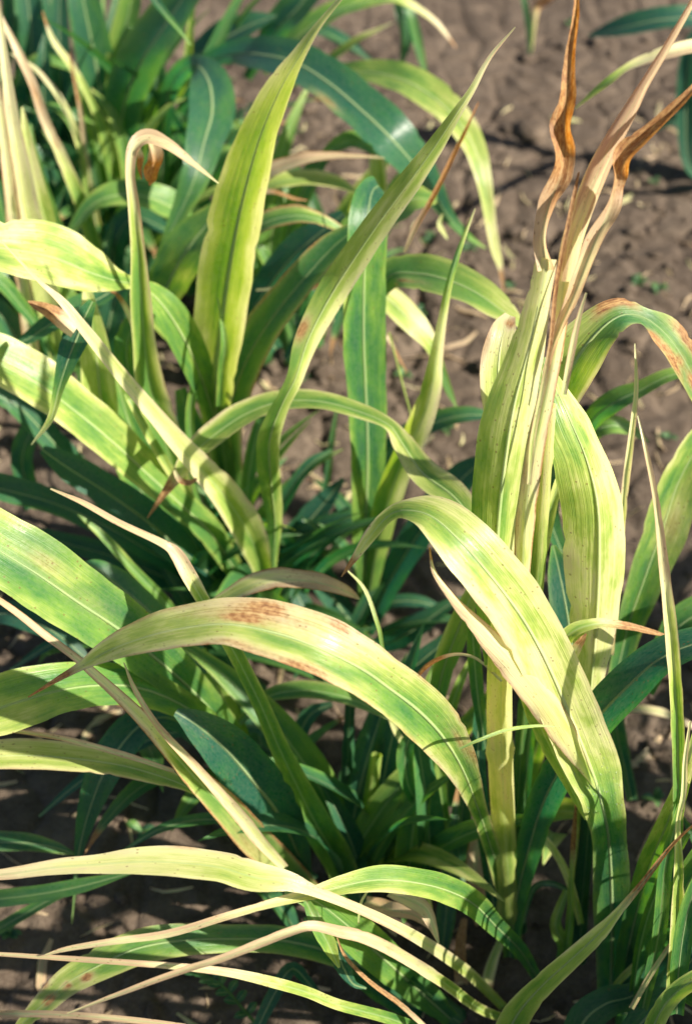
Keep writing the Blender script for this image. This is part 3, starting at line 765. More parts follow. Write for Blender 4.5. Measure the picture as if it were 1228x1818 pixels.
leaf(L, [(370, 1310, 26, 1.38), (300, 1275, 44, 1.32), (255, 1285, 56, 1.3), (222, 1315, 64, 1.29), (186, 1370, 62, 1.295), (162, 1430, 42, 1.31), (145, 1490, 22, 1.33), (137, 1540, 9, 1.35), (133, 1590, 5, 1.36), (128, 1640, 2, 1.37)], c=(0.1, 0.12, 0.15, 0.2, 0.6), fold=0.3)
leaf(L, [(440, 1330, 20, 1.46), (415, 1275, 30, 1.43), (385, 1220, 34, 1.41), (368, 1180, 26, 1.4), (362, 1150, 6, 1.39)], c=(0.4, 0.5, 0.5), fold=0.3)
leaf(L, [(420, 1290, 10, 1.42), (470, 1240, 22, 1.38), (530, 1226, 32, 1.36), (590, 1232, 30, 1.35), (640, 1248, 24, 1.35), (690, 1275, 6, 1.36)], c=(0.3, 0.4, 0.45), eb=0.5, fold=0.3)
leaf(L, [(350, 1130, 8, 1.32), (380, 1080, 22, 1.28), (430, 1047, 32, 1.26), (480, 1030, 34, 1.25), (540, 1031, 34, 1.25), (590, 1041, 26, 1.25), (620, 1053, 16, 1.26), (638, 1064, 3, 1.27)], c=(0.55, 0.7, 1.0, 1.0), eb=0.9, fold=0.3, rib=False, name='dry_leaf')
leaf(L, [(760, 1250, 4, 1.26), (688, 1172, 6, 1.22), (672, 1115, 7, 1.2), (648, 1048, 6, 1.2), (616, 1012, 2, 1.2)], c=(0.35, 0.5, 0.8), rib=False)
stem(L, [(480, 1400, 34, 1.58), (455, 1350, 32, 1.5), (420, 1305, 30, 1.43)], c=(0.35,))
# ground-hugging pale stalks between the clumps
stem(L, [(640, 1445, 20, 1.54), (590, 1405, 22, 1.52), (520, 1365, 20, 1.5), (440, 1320, 18, 1.48)], c=(0.3, 0.2))
leaf(L, [(640, 1470, 12, 1.52), (580, 1440, 16, 1.5), (520, 1450, 14, 1.5), (470, 1480, 4, 1.5)], c=(0.15,), rib=False)

# ---- left edge plant, lower
E_ = plant('millet_plant', -160, 1620, 'low plant mostly past the left edge, with dark green blades lying over shaded soil', 'millet plant')
leaf(E_, [(-160, 1600, 20, 1.4), (-60, 1600, 28, 1.33), (0, 1596, 32, 1.3), (80, 1586, 30, 1.28), (150, 1572, 26, 1.27), (232, 1550, 6, 1.26)], c=(0.15, 0.25, 0.35), fold=0.3)
leaf(E_, [(-160, 1720, 16, 1.4), (-20, 1658, 20, 1.36), (40, 1625, 20, 1.35), (100, 1592, 16, 1.34), (180, 1560, 5, 1.33)], c=(0.3,), fold=0.3)
leaf(E_, [(-160, 1540, 20, 1.38), (-60, 1490, 34, 1.34), (0, 1495, 36, 1.33), (52, 1497, 32, 1.33), (100, 1506, 20, 1.34), (137, 1518, 3, 1.35)], c=(0.15, 0.22), edge=0.2, eb=0.3, fold=0.3)
leaf(E_, [(-160, 1830, 20, 1.3), (-60, 1806, 14, 1.16), (20, 1800, 13, 1.1), (130, 1803, 13, 1.07), (240, 1812, 12, 1.06), (330, 1822, 8, 1.06)], c=(0.9, 1.0, 1.0), name='dry_leaf', rib=False, fold=0.4)
leaf(E_, [(-100, 1250, 20, 1.5), (-20, 1100, 40, 1.42), (60, 1105, 44, 1.4), (120, 1140, 30, 1.4), (180, 1200, 6, 1.41)], c=(0.03,), fold=0.3)
stem(E_, [(-165, 1640, 30, 1.44), (-158, 1560, 28, 1.38)], c=(0.3,))

# ---- thin crossing blades in the thick of the clumps
leaf(A, [(800, 1500, 14, 1.45), (782, 1400, 20, 1.4), (790, 1300, 22, 1.37), (815, 1215, 16, 1.35), (846, 1150, 4, 1.34)], c=(0.35, 0.5, 0.6), fold=0.4)
leaf(A, [(760, 1480, 12, 1.46), (730, 1380, 18, 1.42), (742, 1270, 20, 1.39), (775, 1180, 14, 1.37), (800, 1120, 3, 1.36)], c=(0.3, 0.42, 0.5), fold=0.4)
leaf(A, [(940, 1560, 12, 1.4), (932, 1420, 18, 1.34), (940, 1300, 20, 1.28), (952, 1200, 14, 1.24), (958, 1130, 4, 1.22)], c=(0.2, 0.35, 0.5), fold=0.5, rib=False)
leaf(A, [(935, 1200, 16, 1.22), (945, 1060, 24, 1.18), (965, 950, 26, 1.16), (990, 860, 16, 1.15), (1005, 800, 4, 1.15)], c=(0.5, 0.6, 0.62), fold=0.4)
leaf(A, [(790, 1420, 8, 1.42), (720, 1330, 11, 1.38), (690, 1260, 10, 1.36), (700, 1210, 4, 1.36)], c=(0.6, 0.85), fold=0.4, rib=False)
leaf(S_, [(1140, 1790, 18, 1.18), (1168, 1660, 26, 1.14), (1180, 1540, 24, 1.11), (1205, 1440, 14, 1.09), (1228, 1370, 4, 1.08)], c=(0.25, 0.38, 0.5), fold=0.4)
leaf(S_, [(1120, 1780, 14, 1.25), (1140, 1660, 20, 1.2), (1175, 1560, 18, 1.17), (1222, 1480, 8, 1.15)], c=(0.3, 0.45), fold=0.4)
leaf(S_, [(1200, 1800, 24, 1.12), (1206, 1700, 34, 1.09), (1222, 1610, 32, 1.07), (1250, 1530, 16, 1.06)], c=(0.28, 0.4), fold=0.35)
leaf(S_, [(1060, 1800, 8, 1.32), (1100, 1740, 12, 1.29), (1160, 1690, 12, 1.27), (1230, 1660, 5, 1.26)], c=(0.5, 0.8), fold=0.4, rib=False)
leaf(B, [(1030, 1640, 12, 1.36), (1008, 1560, 14, 1.33), (975, 1500, 12, 1.31), (945, 1470, 4, 1.31)], c=(0.6, 0.85), fold=0.4, rib=False)
leaf(Hc, [(560, 1560, 12, 1.4), (470, 1480, 20, 1.34), (380, 1455, 22, 1.31), (290, 1470, 16, 1.3), (220, 1510, 4, 1.31)], c=(0.15, 0.25), fold=0.35)
leaf(Hc, [(560, 1760, 14, 1.33), (520, 1720, 24, 1.3), (490, 1760, 26, 1.29), (460, 1820, 20, 1.28), (440, 1870, 6, 1.28)], c=(0.12,), fold=0.3)
leaf(L, [(430, 1350, 10, 1.45), (330, 1300, 20, 1.4), (230, 1330, 24, 1.38), (140, 1390, 18, 1.38), (70, 1450, 4, 1.39)], c=(0.08,), fold=0.3)
leaf(L, [(400, 1200, 12, 1.5), (300, 1120, 24, 1.46), (200, 1110, 26, 1.44), (100, 1140, 20, 1.44), (20, 1190, 5, 1.45)], c=(0.06, 0.1), fold=0.3)

# ---- centre left clump with the tall glowing leaf
D = plant('millet_plant', 425, 1090, 'centre left clump with one tall translucent yellow-green leaf', 'millet plant')
leaf(D, [(415, 900, 26, 1.62), (388, 760, 44, 1.52), (384, 680, 70, 1.46), (392, 600, 88, 1.42), (402, 520, 96, 1.38), (416, 430, 96, 1.34), (436, 335, 90, 1.3), (463, 240, 68, 1.26), (497, 160, 50, 1.23), (528, 105, 28, 1.21), (563, 50, 14, 1.2), (605, -2, 8, 1.19), (645, -50, 3, 1.19)],
     c=(0.48, 0.54, 0.57, 0.58, 0.6, 0.64, 0.7, 0.78), fold=0.22, edge=0.16, ruf=0.03, tw=-40)
leaf(D, [(392, 720, 16, 1.44), (396, 660, 18, 1.41), (399, 610, 14, 1.39), (392, 560, 6, 1.38), (386, 528, 2, 1.375)], c=(0.55,), rib=False, fold=0.4)
leaf(D, [(345, 960, 24, 1.6), (312, 850, 46, 1.5), (288, 765, 56, 1.44), (268, 690, 54, 1.4), (257, 610, 42, 1.36), (251, 530, 38, 1.32), (246, 450, 27, 1.29), (239, 375, 22, 1.26), (232, 310, 17, 1.245), (237, 268, 22, 1.24, 20), (262, 248, 28, 1.24), (300, 262, 20, 1.24), (340, 290, 11, 1.245), (388, 326, 2, 1.25)],
     c=(0.45, 0.5, 0.52, 0.55, 0.62, 0.8, 0.92, 0.95, 0.95, 1.0), fold=0.6, edge=0.3, eb=0.25, rib=False, lat=0.12)
leaf(D, [(246, 262, 6, 1.26), (250, 280, 12, 1.265), (249, 300, 8, 1.27), (252, 318, 2, 1.27)], c=(0.95,), tip=0.95, fold=0.6, name='dry_leaf', rib=False, warm=.6)
leaf(D, [(266, 252, 14, 1.255), (273, 268, 28, 1.26), (276, 288, 28, 1.265), (271, 308, 22, 1.27), (270, 322, 12, 1.275), (266, 330, 3, 1.275)], c=(0.95,), tip=0.95, fold=0.8, jag=.3, ruf=.4, name='dry_leaf', rib=False, warm=1.0)
leaf(D, [(420, 880, 20, 1.62), (392, 780, 28, 1.54), (366, 695, 42, 1.47), (336, 620, 58, 1.42), (302, 560, 58, 1.38), (270, 522, 40, 1.36), (240, 505, 20, 1.34), (205, 498, 40, 1.31), (160, 484, 76, 1.28), (90, 456, 108, 1.25), (0, 440, 92, 1.22), (-80, 430, 70, 1.2), (-150, 430, 40, 1.2)],
     c=(0.38, 0.42, 0.46, 0.5, 0.55, 0.62, 0.64, 0.66), fold=0.2, edge=0.12)
leaf(D, [(455, 1080, 20, 1.66), (415, 1010, 34, 1.58), (372, 945, 46, 1.5), (320, 895, 52, 1.45), (260, 840, 62, 1.41), (200, 785, 74, 1.37), (140, 735, 78, 1.34), (80, 690, 84, 1.31), (15, 652, 90, 1.29), (-60, 625, 80, 1.27), (-140, 610, 40, 1.26)],
     c=(0.33, 0.38, 0.44, 0.5, 0.55, 0.58, 0.6), fold=0.26, edge=0.18, eb=0.12)
leaf(D, [(478, 1075, 18, 1.62), (462, 1000, 36, 1.52), (435, 935, 58, 1.42), (390, 870, 54, 1.35), (340, 815, 42, 1.3), (275, 740, 30, 1.25), (200, 650, 24, 1.21), (150, 587, 21, 1.19), (110, 537, 15, 1.18), (70, 500, 7, 1.17), (-5, 420, 2, 1.17)],
     c=(0.5, 0.6, 0.7, 0.75, 0.78, 0.8, 0.9, 0.95), fold=0.5, eb=0.35, rib=False)
leaf(D, [(165, 535, 14, 1.225), (150, 565, 34, 1.215), (138, 597, 48, 1.21), (120, 642, 36, 1.21), (105, 690, 20, 1.215), (90, 745, 12, 1.22), (56, 790, 2, 1.23)], c=(0.3, 0.1, 0.12, 0.5, 0.85), fold=0.2)
leaf(D, [(135, 585, 34, 1.205), (110, 568, 34, 1.20), (85, 552, 24, 1.195), (60, 540, 13, 1.195), (50, 535, 3, 1.195)], c=(0.95,), tip=0.98, fold=0.25, jag=0.2, name='dry_leaf', rib=False)
leaf(D, [(200, 800, 30, 1.46), (180, 710, 58, 1.42), (173, 645, 58, 1.4), (164, 580, 42, 1.385), (155, 515, 16, 1.375)], c=(0.55, 0.64, 0.66), fold=0.3)
leaf(D, [(230, 490, 8, 1.42), (190, 522, 28, 1.41), (140, 548, 42, 1.4), (92, 575, 34, 1.39), (50, 602, 22, 1.39), (14, 618, 3, 1.39)], c=(0.12, 0.15, 0.2), fold=0.25)
leaf(D, [(430, 960, 30, 1.64), (398, 790, 62, 1.54), (415, 700, 66, 1.49), (447, 622, 66, 1.45), (492, 553, 62, 1.42), (538, 497, 56, 1.4), (590, 440, 46, 1.39), (640, 400, 18, 1.38)], c=(0.4, 0.42, 0.38, 0.3, 0.3), eb=0.65, edge=0.2, fold=0.3)
# winding blade that shoots up right
leaf(D, [(486, 1040, 8, 1.56), (487, 985, 14, 1.52), (488, 920, 30, 1.46), (480, 845, 40, 1.35), (479, 780, 40, 1.30), (500, 720, 30, 1.27), (525, 670, 30, 1.255), (548, 600, 44, 1.245), (590, 520, 54, 1.23), (635, 450, 52, 1.2), (680, 385, 47, 1.17), (730, 318, 41, 1.14), (775, 255, 30, 1.12), (812, 198, 18, 1.1), (840, 155, 12, 1.09), (870, 100, 8, 1.08), (914, 48, 2, 1.07)],
     c=(0.44, 0.5, 0.53, 0.56, 0.58, 0.6, 0.62, 0.64, 0.68, 0.86, 1.0), fold=-0.3, eb=0.04, rib=True, tw=34, lat=0.12, marks=[(537, 585, 30, 12, .9), (680, 380, 60, 10, .3)])
# arching blade with rusty tip
leaf(D, [(890, 1010, 20, 1.2), (835, 920, 42, 1.22), (800, 878, 52, 1.24), (750, 840, 50, 1.27), (715, 790, 38, 1.29), (690, 755, 22, 1.3), (640, 732, 28, 1.31), (570, 713, 32, 1.32), (500, 713, 36, 1.33), (440, 733, 42, 1.335), (390, 765, 44, 1.335), (350, 800, 38, 1.335), (316, 845, 24, 1.33), (290, 880, 12, 1.33), (262, 920, 2, 1.33)],
     c=(0.5, 0.55, 0.58, 0.5, 0.5, 0.58, 0.66, 0.74), tip=0.17, fold=0.28, eb=0.4, edge=0.14)
leaf(D, [(310, 835, 5, 1.29), (318, 852, 10, 1.285), (335, 858, 10, 1.285), (350, 850, 4, 1.29)], c=(0.9,), tip=0.9, rib=False, name='dry_leaf')
for q in ([(430, 1100, 30, 1.74), (420, 1000, 32, 1.68), (408, 880, 34, 1.6), (395, 770, 36, 1.53)], [(470, 1090, 28, 1.72), (480, 1000, 26, 1.64), (478, 900, 24, 1.56)], [(400, 1080, 30, 1.72), (370, 970, 30, 1.63), (340, 880, 28, 1.56), (310, 800, 28, 1.5)]):
    stem(D, q, c=(0.3, 0.35, 0.42))
leaf(D, [(440, 1060, 26, 1.7), (415, 930, 40, 1.63), (380, 840, 50, 1.58), (340, 760, 46, 1.55), (320, 690, 20, 1.53)], c=(0.25, 0.3), fold=0.3)
leaf(D, [(395, 1040, 26, 1.7), (335, 960, 44, 1.62), (270, 900, 46, 1.57), (220, 810, 44, 1.53), (190, 700, 30, 1.5), (180, 640, 6, 1.48)], c=(0.35, 0.45), fold=0.3)
leaf(D, [(470, 1100, 26, 1.7), (520, 990, 40, 1.66), (560, 960, 40, 1.65), (600, 920, 20, 1.65), (620, 900, 4, 1.65)], c=(0.08,), fold=0.3)
leaf(D, [(500, 1090, 24, 1.7), (500, 1010, 44, 1.66), (520, 960, 44, 1.64), (570, 900, 40, 1.63), (610, 850, 8, 1.63)], c=(0.05,), fold=0.3)

# dark blades sweeping in from the left
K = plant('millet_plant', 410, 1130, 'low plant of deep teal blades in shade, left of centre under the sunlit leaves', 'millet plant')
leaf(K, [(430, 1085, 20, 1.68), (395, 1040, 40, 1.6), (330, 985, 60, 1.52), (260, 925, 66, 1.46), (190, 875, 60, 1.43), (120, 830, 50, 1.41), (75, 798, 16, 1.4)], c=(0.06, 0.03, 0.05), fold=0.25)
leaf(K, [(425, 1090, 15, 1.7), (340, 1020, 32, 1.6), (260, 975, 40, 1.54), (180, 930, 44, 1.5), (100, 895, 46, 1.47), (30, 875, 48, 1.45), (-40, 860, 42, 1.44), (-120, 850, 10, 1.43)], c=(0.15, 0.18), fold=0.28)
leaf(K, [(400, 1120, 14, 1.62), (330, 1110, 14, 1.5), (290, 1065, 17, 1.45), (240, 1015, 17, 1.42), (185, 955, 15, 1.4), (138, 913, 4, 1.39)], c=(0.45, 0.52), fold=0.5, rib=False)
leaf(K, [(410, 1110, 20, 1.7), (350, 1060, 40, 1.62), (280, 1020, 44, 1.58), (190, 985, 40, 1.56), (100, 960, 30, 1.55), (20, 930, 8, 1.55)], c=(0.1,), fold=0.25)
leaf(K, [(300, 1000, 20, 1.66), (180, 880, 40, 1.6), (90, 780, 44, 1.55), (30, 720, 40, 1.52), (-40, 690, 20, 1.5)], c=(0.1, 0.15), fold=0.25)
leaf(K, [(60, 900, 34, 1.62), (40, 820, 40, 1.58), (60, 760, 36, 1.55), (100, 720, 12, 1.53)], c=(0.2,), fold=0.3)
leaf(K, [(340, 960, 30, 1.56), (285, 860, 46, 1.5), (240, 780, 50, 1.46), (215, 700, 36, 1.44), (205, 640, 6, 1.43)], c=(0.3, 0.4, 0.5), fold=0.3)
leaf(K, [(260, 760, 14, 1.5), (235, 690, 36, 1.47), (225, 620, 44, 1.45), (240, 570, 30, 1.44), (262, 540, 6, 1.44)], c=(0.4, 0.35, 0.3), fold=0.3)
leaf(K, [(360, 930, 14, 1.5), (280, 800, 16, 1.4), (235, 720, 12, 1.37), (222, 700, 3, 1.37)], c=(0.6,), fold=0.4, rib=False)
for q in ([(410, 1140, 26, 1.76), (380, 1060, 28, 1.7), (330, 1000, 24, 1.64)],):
    stem(K, q, c=(0.2,))

# ---- upright centre stalk
E = plant('millet_plant', 650, 1140, 'single upright plant in the middle with one flat teal and green standing leaf', 'millet plant')
stem(E, [(648, 1150, 24, 1.72), (647, 1060, 24, 1.66), (647, 980, 24, 1.6), (650, 900, 26, 1.55)], c=(0.4, 0.42, 0.45))
leaf(E, [(648, 1050, 22, 1.64), (647, 960, 44, 1.56), (651, 870, 56, 1.5), (652, 780, 64, 1.45), (648, 680, 70, 1.41), (645, 600, 76, 1.38), (646, 500, 74, 1.35), (650, 420, 70, 1.33), (655, 365, 66, 1.33), (662, 338, 50, 1.345), (672, 330, 30, 1.36)],
     c=(0.42, 0.42, 0.4, 0.34, 0.32, 0.42, 0.3, 0.18, 0.12), fold=0.14, edge=0.12, tw=28)
leaf(E, [(652, 1080, 20, 1.66), (668, 980, 40, 1.57), (690, 885, 48, 1.49), (718, 810, 42, 1.43), (746, 750, 44, 1.38), (766, 690, 35, 1.34), (774, 640, 25, 1.32), (785, 570, 16, 1.3), (798, 500, 12, 1.28), (816, 440, 9, 1.27), (843, 370, 2, 1.26)], c=(0.44, 0.5, 0.56, 0.66, 0.72, 0.72, 0.3, 0.9), fold=-0.45, rib=False, tw=15, lat=0.1)
leaf(E, [(655, 700, 10, 1.46), (660, 560, 20, 1.42), (690, 492, 50, 1.4), (740, 486, 64, 1.38), (790, 496, 66, 1.36), (840, 517, 58, 1.345), (885, 547, 46, 1.335), (912, 567, 25, 1.33), (933, 584, 3, 1.33)], c=(0.4, 0.4, 0.44, 0.5, 0.58, 0.55), fold=0.2, edge=0.1, eb=0.2, marks=[(720, 498, 40, 4, .8)])
leaf(E, [(652, 620, 12, 1.56), (655, 510, 30, 1.54), (690, 532, 46, 1.53), (730, 572, 44, 1.53), (762, 608, 28, 1.54), (780, 650, 16, 1.56), (795, 690, 13, 1.58), (810, 724, 3, 1.6)], c=(0.6, 0.7, 0.7, 0.4, 0.5), fold=0.2)
leaf(E, [(545, 1000, 10, 1.78), (575, 880, 11, 1.74), (590, 780, 10, 1.7), (600, 715, 3, 1.68)], c=(0.22,), fold=0.4, rib=False)
leaf(E, [(640, 980, 12, 1.7), (660, 860, 22, 1.64), (700, 790, 32, 1.6), (760, 755, 36, 1.57), (820, 738, 30, 1.55), (880, 738, 8, 1.55)], c=(0.2,), fold=0.3, edge=.15)
leaf(E, [(652, 1125, 22, 1.7), (682, 1050, 44, 1.64), (722, 980, 52, 1.6), (770, 910, 58, 1.57), (820, 850, 54, 1.55), (862, 815, 20, 1.54)], c=(0.06, 0.03), fold=0.25)
leaf(E, [(640, 1155, 16, 1.68), (700, 1137, 38, 1.64), (745, 1110, 40, 1.62), (795, 1075, 20, 1.61), (825, 1060, 4, 1.61)], c=(0.06,), fold=0.25)
leaf(E, [(650, 1110, 12, 1.68), (690, 1072, 20, 1.66), (740, 1068, 22, 1.65), (785, 1080, 8, 1.65)], c=(0.1,), fold=0.25)
leaf(E, [(650, 1140, 20, 1.7), (590, 1060, 44, 1.66), (560, 1000, 44, 1.64), (548, 950, 24, 1.63), (540, 920, 4, 1.63)], c=(0.05,), fold=0.25)
leaf(E, [(655, 1130, 20, 1.7), (610, 1150, 36, 1.66), (560, 1110, 40, 1.63), (530, 1060, 30, 1.62), (510, 1010, 6, 1.61)], c=(0.08,), fold=0.25)
stem(E, [(765, 870, 3, 1.55), (690, 590, 3, 1.5)][::-1], c=(0.6,), name='tendril', nodes=False)

# ---- low shaded plant between the front clumps
N_ = plant('millet_plant', 700, 1545, 'short shaded plant with grey-green stalks in the gap under the big spotted leaf', 'millet plant')
stem(N_, [(698, 1530, 36, 1.5), (722, 1460, 38, 1.46), (752, 1400, 36, 1.42), (776, 1350, 30, 1.39)], c=(0.26, 0.3, 0.3))
stem(N_, [(652, 1545, 20, 1.5), (652, 1480, 21, 1.46), (658, 1410, 24, 1.42), (668, 1340, 20, 1.39)], c=(0.42, 0.48, 0.5), brown=.1)
leaf(N_, [(668, 1540, 26, 1.5), (688, 1480, 40, 1.45), (712, 1430, 38, 1.42), (750, 1385, 34, 1.4), (780, 1360, 10, 1.39)], c=(0.12,), fold=0.3)
leaf(N_, [(795, 1580, 12, 1.46), (793, 1530, 24, 1.43), (768, 1470, 24, 1.4), (742, 1430, 20, 1.37), (722, 1385, 26, 1.34), (720, 1330, 30, 1.32), (740, 1290, 10, 1.31)], c=(0.2, 0.25, 0.35), fold=0.35)
leaf(N_, [(600, 1540, 10, 1.5), (625, 1490, 18, 1.47), (650, 1450, 14, 1.45), (700, 1420, 6, 1.44)], c=(0.15,), fold=0.4, rib=False)
leaf(N_, [(690, 1580, 10, 1.46), (730, 1530, 14, 1.45), (790, 1535, 16, 1.45), (830, 1570, 4, 1.46)], c=(0.05,), rib=False)
stem(N_, [(612, 1560, 22, 1.52), (612, 1440, 20, 1.47), (618, 1330, 20, 1.42), (622, 1230, 18, 1.38)], c=(0.1, 0.15))
leaf(N_, [(600, 1420, 16, 1.52), (560, 1350, 30, 1.48), (510, 1310, 34, 1.46), (450, 1290, 24, 1.45), (410, 1290, 4, 1.45)], c=(0.12,), fold=0.3)
leaf(N_, [(630, 1330, 10, 1.5), (690, 1230, 30, 1.46), (740, 1180, 34, 1.44), (790, 1140, 26, 1.43), (830, 1110, 4, 1.42)], c=(0.1, 0.2), fold=0.3)
leaf(N_, [(540, 1400, 10, 1.55), (530, 1320, 26, 1.5), (550, 1270, 28, 1.48), (590, 1250, 10, 1.47)], c=(0.08,), fold=0.3)

# ---- back left clump
F = plant('millet_plant', 190, 470, 'dense dark green clump in the upper left corner', 'millet plant')
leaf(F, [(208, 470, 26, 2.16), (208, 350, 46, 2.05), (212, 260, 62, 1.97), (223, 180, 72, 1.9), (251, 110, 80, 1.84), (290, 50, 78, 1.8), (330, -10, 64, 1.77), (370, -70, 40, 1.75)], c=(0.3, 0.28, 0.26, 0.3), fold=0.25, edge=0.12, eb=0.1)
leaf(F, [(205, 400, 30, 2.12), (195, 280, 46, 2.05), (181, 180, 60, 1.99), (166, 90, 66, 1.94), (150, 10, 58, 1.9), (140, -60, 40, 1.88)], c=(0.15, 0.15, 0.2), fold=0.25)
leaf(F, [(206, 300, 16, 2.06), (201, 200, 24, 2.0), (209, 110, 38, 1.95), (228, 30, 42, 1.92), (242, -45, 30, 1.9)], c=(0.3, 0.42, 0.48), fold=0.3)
_f4 = leaf(F, [(280, 400, 16, 2.08), (286, 320, 22, 2.0), (290, 230, 28, 1.92), (302, 160, 32, 1.84), (325, 125, 36, 1.78), (352, 118, 44, 1.73), (372, 150, 74, 1.69, -10), (376, 200, 82, 1.66, -22), (363, 250, 68, 1.64, -26), (348, 310, 54, 1.63, -20), (326, 365, 37, 1.63), (300, 415, 18, 1.63), (280, 452, 2, 1.64)], c=(0.3, 0.25, 0.18, 0.15, 0.2, 0.3, 0.42), fold=0.12, edge=0.08)
dew(_f4, 0.5, 0.8, 60)
leaf(F, [(255, 215, 16, 1.96), (285, 180, 32, 1.9), (312, 155, 40, 1.86), (335, 135, 22, 1.84)], c=(0.45, 0.5), fold=0.25)
leaf(F, [(440, 520, 20, 1.9), (395, 432, 34, 1.8), (345, 393, 44, 1.75), (300, 365, 50, 1.72), (250, 347, 48, 1.7), (200, 348, 42, 1.69), (162, 366, 28, 1.69), (132, 405, 17, 1.7), (107, 441, 2, 1.71)], c=(0.3, 0.4, 0.42, 0.38, 0.5), fold=0.25, edge=0.12)
leaf(F, [(210, 330, 30, 1.98), (186, 240, 24, 1.9), (170, 200, 14, 1.87), (147, 152, 12, 1.84), (124, 115, 12, 1.82), (97, 77, 10, 1.8), (84, 45, 6, 1.79), (76, 20, 2, 1.78)], c=(0.45, 0.6, 0.85, 0.9), tip=0.2, fold=0.5, rib=False)
leaf(F, [(175, 400, 9, 1.95), (164, 334, 8, 1.88), (154, 284, 8, 1.84), (144, 200, 8, 1.79), (133, 144, 6, 1.77), (123, 92, 2, 1.75)], c=(0.6, 0.95, 1.0), tip=0.5, rib=False, fold=0.5, name='dry_leaf')
leaf(F, [(20, 160, 8, 1.98), (48, 122, 20, 1.95), (80, 106, 22, 1.94), (112, 115, 16, 1.94), (145, 135, 4, 1.95)], c=(0.35, 0.45), fold=0.3)
leaf(F, [(207, 430, 26, 2.04), (192, 340, 34, 1.98), (174, 260, 36, 1.93), (157, 190, 24, 1.9), (143, 150, 6, 1.88)], c=(0.4, 0.48), fold=0.3)
leaf(F, [(250, -40, 20, 1.62), (272, -5, 17, 1.6), (290, 20, 13, 1.59), (315, 50, 8, 1.58), (339, 80, 2, 1.58)], c=(0.12, 0.25, 0.5), fold=0.4, rib=False)
leaf(F, [(335, 180, 14, 2.0), (334, 120, 16, 1.96), (338, 60, 12, 1.93), (342, 10, 9, 1.91), (344, -40, 6, 1.9)], c=(0.45, 0.65), fold=0.5, rib=False)
leaf(F, [(300, 160, 12, 2.08), (330, 118, 22, 2.04), (365, 90, 44, 2.01), (410, 62, 54, 1.99), (450, 42, 38, 1.98), (490, 28, 4, 1.98)], c=(0.08, 0.1), fold=0.3)
leaf(F, [(440, 140, 16, 2.08), (470, 85, 30, 2.04), (496, 48, 50, 2.01), (530, 12, 54, 1.99), (565, -30, 44, 1.98)], c=(0.18, 0.24), fold=0.3)
leaf(F, [(470, 130, 12, 2.14), (500, 92, 22, 2.11), (545, 52, 36, 2.09), (600, 18, 32, 2.08), (660, 0, 28, 2.08), (702, -2, 19, 2.08), (737, 14, 12, 2.09), (771, 38, 9, 2.1), (792, 62, 6, 2.11), (809, 85, 2, 2.12)], c=(0.35, 0.42, 0.4, 0.6, 0.9, 1.0), tip=0.1, fold=0.3)
leaf(F, [(700, -40, 14, 2.15), (712, 22, 24, 2.14), (722, 66, 22, 2.16), (713, 114, 6, 2.18)], c=(0.15, 0.2), fold=0.3)
leaf(F, [(716, -20, 12, 2.13), (729, 26, 15, 2.13), (740, 72, 18, 2.15), (757, 140, 5, 2.18)], c=(0.25,), fold=0.3)
leaf(F, [(520, 40, 12, 2.2), (578, 58, 24, 2.18), (620, 82, 22, 2.18), (664, 110, 5, 2.19)], c=(0.12,), fold=0.3)
leaf(F, [(570, 118, 12, 2.02), (600, 96, 14, 2.0), (640, 68, 12, 1.98), (670, 54, 8, 1.97), (698, 40, 2, 1.96)], c=(0.35, 0.7, 0.95), fold=0.4, rib=False)
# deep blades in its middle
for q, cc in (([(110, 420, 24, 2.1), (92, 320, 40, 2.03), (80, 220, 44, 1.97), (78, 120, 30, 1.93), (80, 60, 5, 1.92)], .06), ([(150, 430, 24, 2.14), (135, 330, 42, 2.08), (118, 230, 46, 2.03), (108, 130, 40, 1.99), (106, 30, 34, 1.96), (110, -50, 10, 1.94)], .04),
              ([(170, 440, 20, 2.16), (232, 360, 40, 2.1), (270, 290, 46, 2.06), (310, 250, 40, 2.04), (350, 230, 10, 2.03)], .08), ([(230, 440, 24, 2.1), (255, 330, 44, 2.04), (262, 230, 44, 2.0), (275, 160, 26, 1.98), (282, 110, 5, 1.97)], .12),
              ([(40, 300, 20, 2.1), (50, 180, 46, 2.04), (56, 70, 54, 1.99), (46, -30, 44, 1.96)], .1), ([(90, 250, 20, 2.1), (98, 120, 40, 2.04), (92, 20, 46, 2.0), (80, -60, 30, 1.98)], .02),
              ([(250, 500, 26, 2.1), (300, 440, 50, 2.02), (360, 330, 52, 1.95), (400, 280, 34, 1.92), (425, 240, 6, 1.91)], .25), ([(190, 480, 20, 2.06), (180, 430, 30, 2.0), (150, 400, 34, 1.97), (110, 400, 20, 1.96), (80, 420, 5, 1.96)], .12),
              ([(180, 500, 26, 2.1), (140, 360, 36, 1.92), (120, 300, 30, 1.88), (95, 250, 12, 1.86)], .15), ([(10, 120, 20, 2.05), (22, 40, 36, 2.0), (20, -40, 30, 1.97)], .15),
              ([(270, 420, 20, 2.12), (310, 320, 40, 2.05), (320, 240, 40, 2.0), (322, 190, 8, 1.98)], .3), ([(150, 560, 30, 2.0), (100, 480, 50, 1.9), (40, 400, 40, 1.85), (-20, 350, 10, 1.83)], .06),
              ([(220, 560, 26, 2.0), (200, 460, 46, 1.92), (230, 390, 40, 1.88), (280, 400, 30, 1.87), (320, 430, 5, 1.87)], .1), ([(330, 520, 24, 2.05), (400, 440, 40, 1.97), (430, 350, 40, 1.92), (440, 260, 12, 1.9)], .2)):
    leaf(F, q, c=(cc, cc + 0.03), fold=0.3)
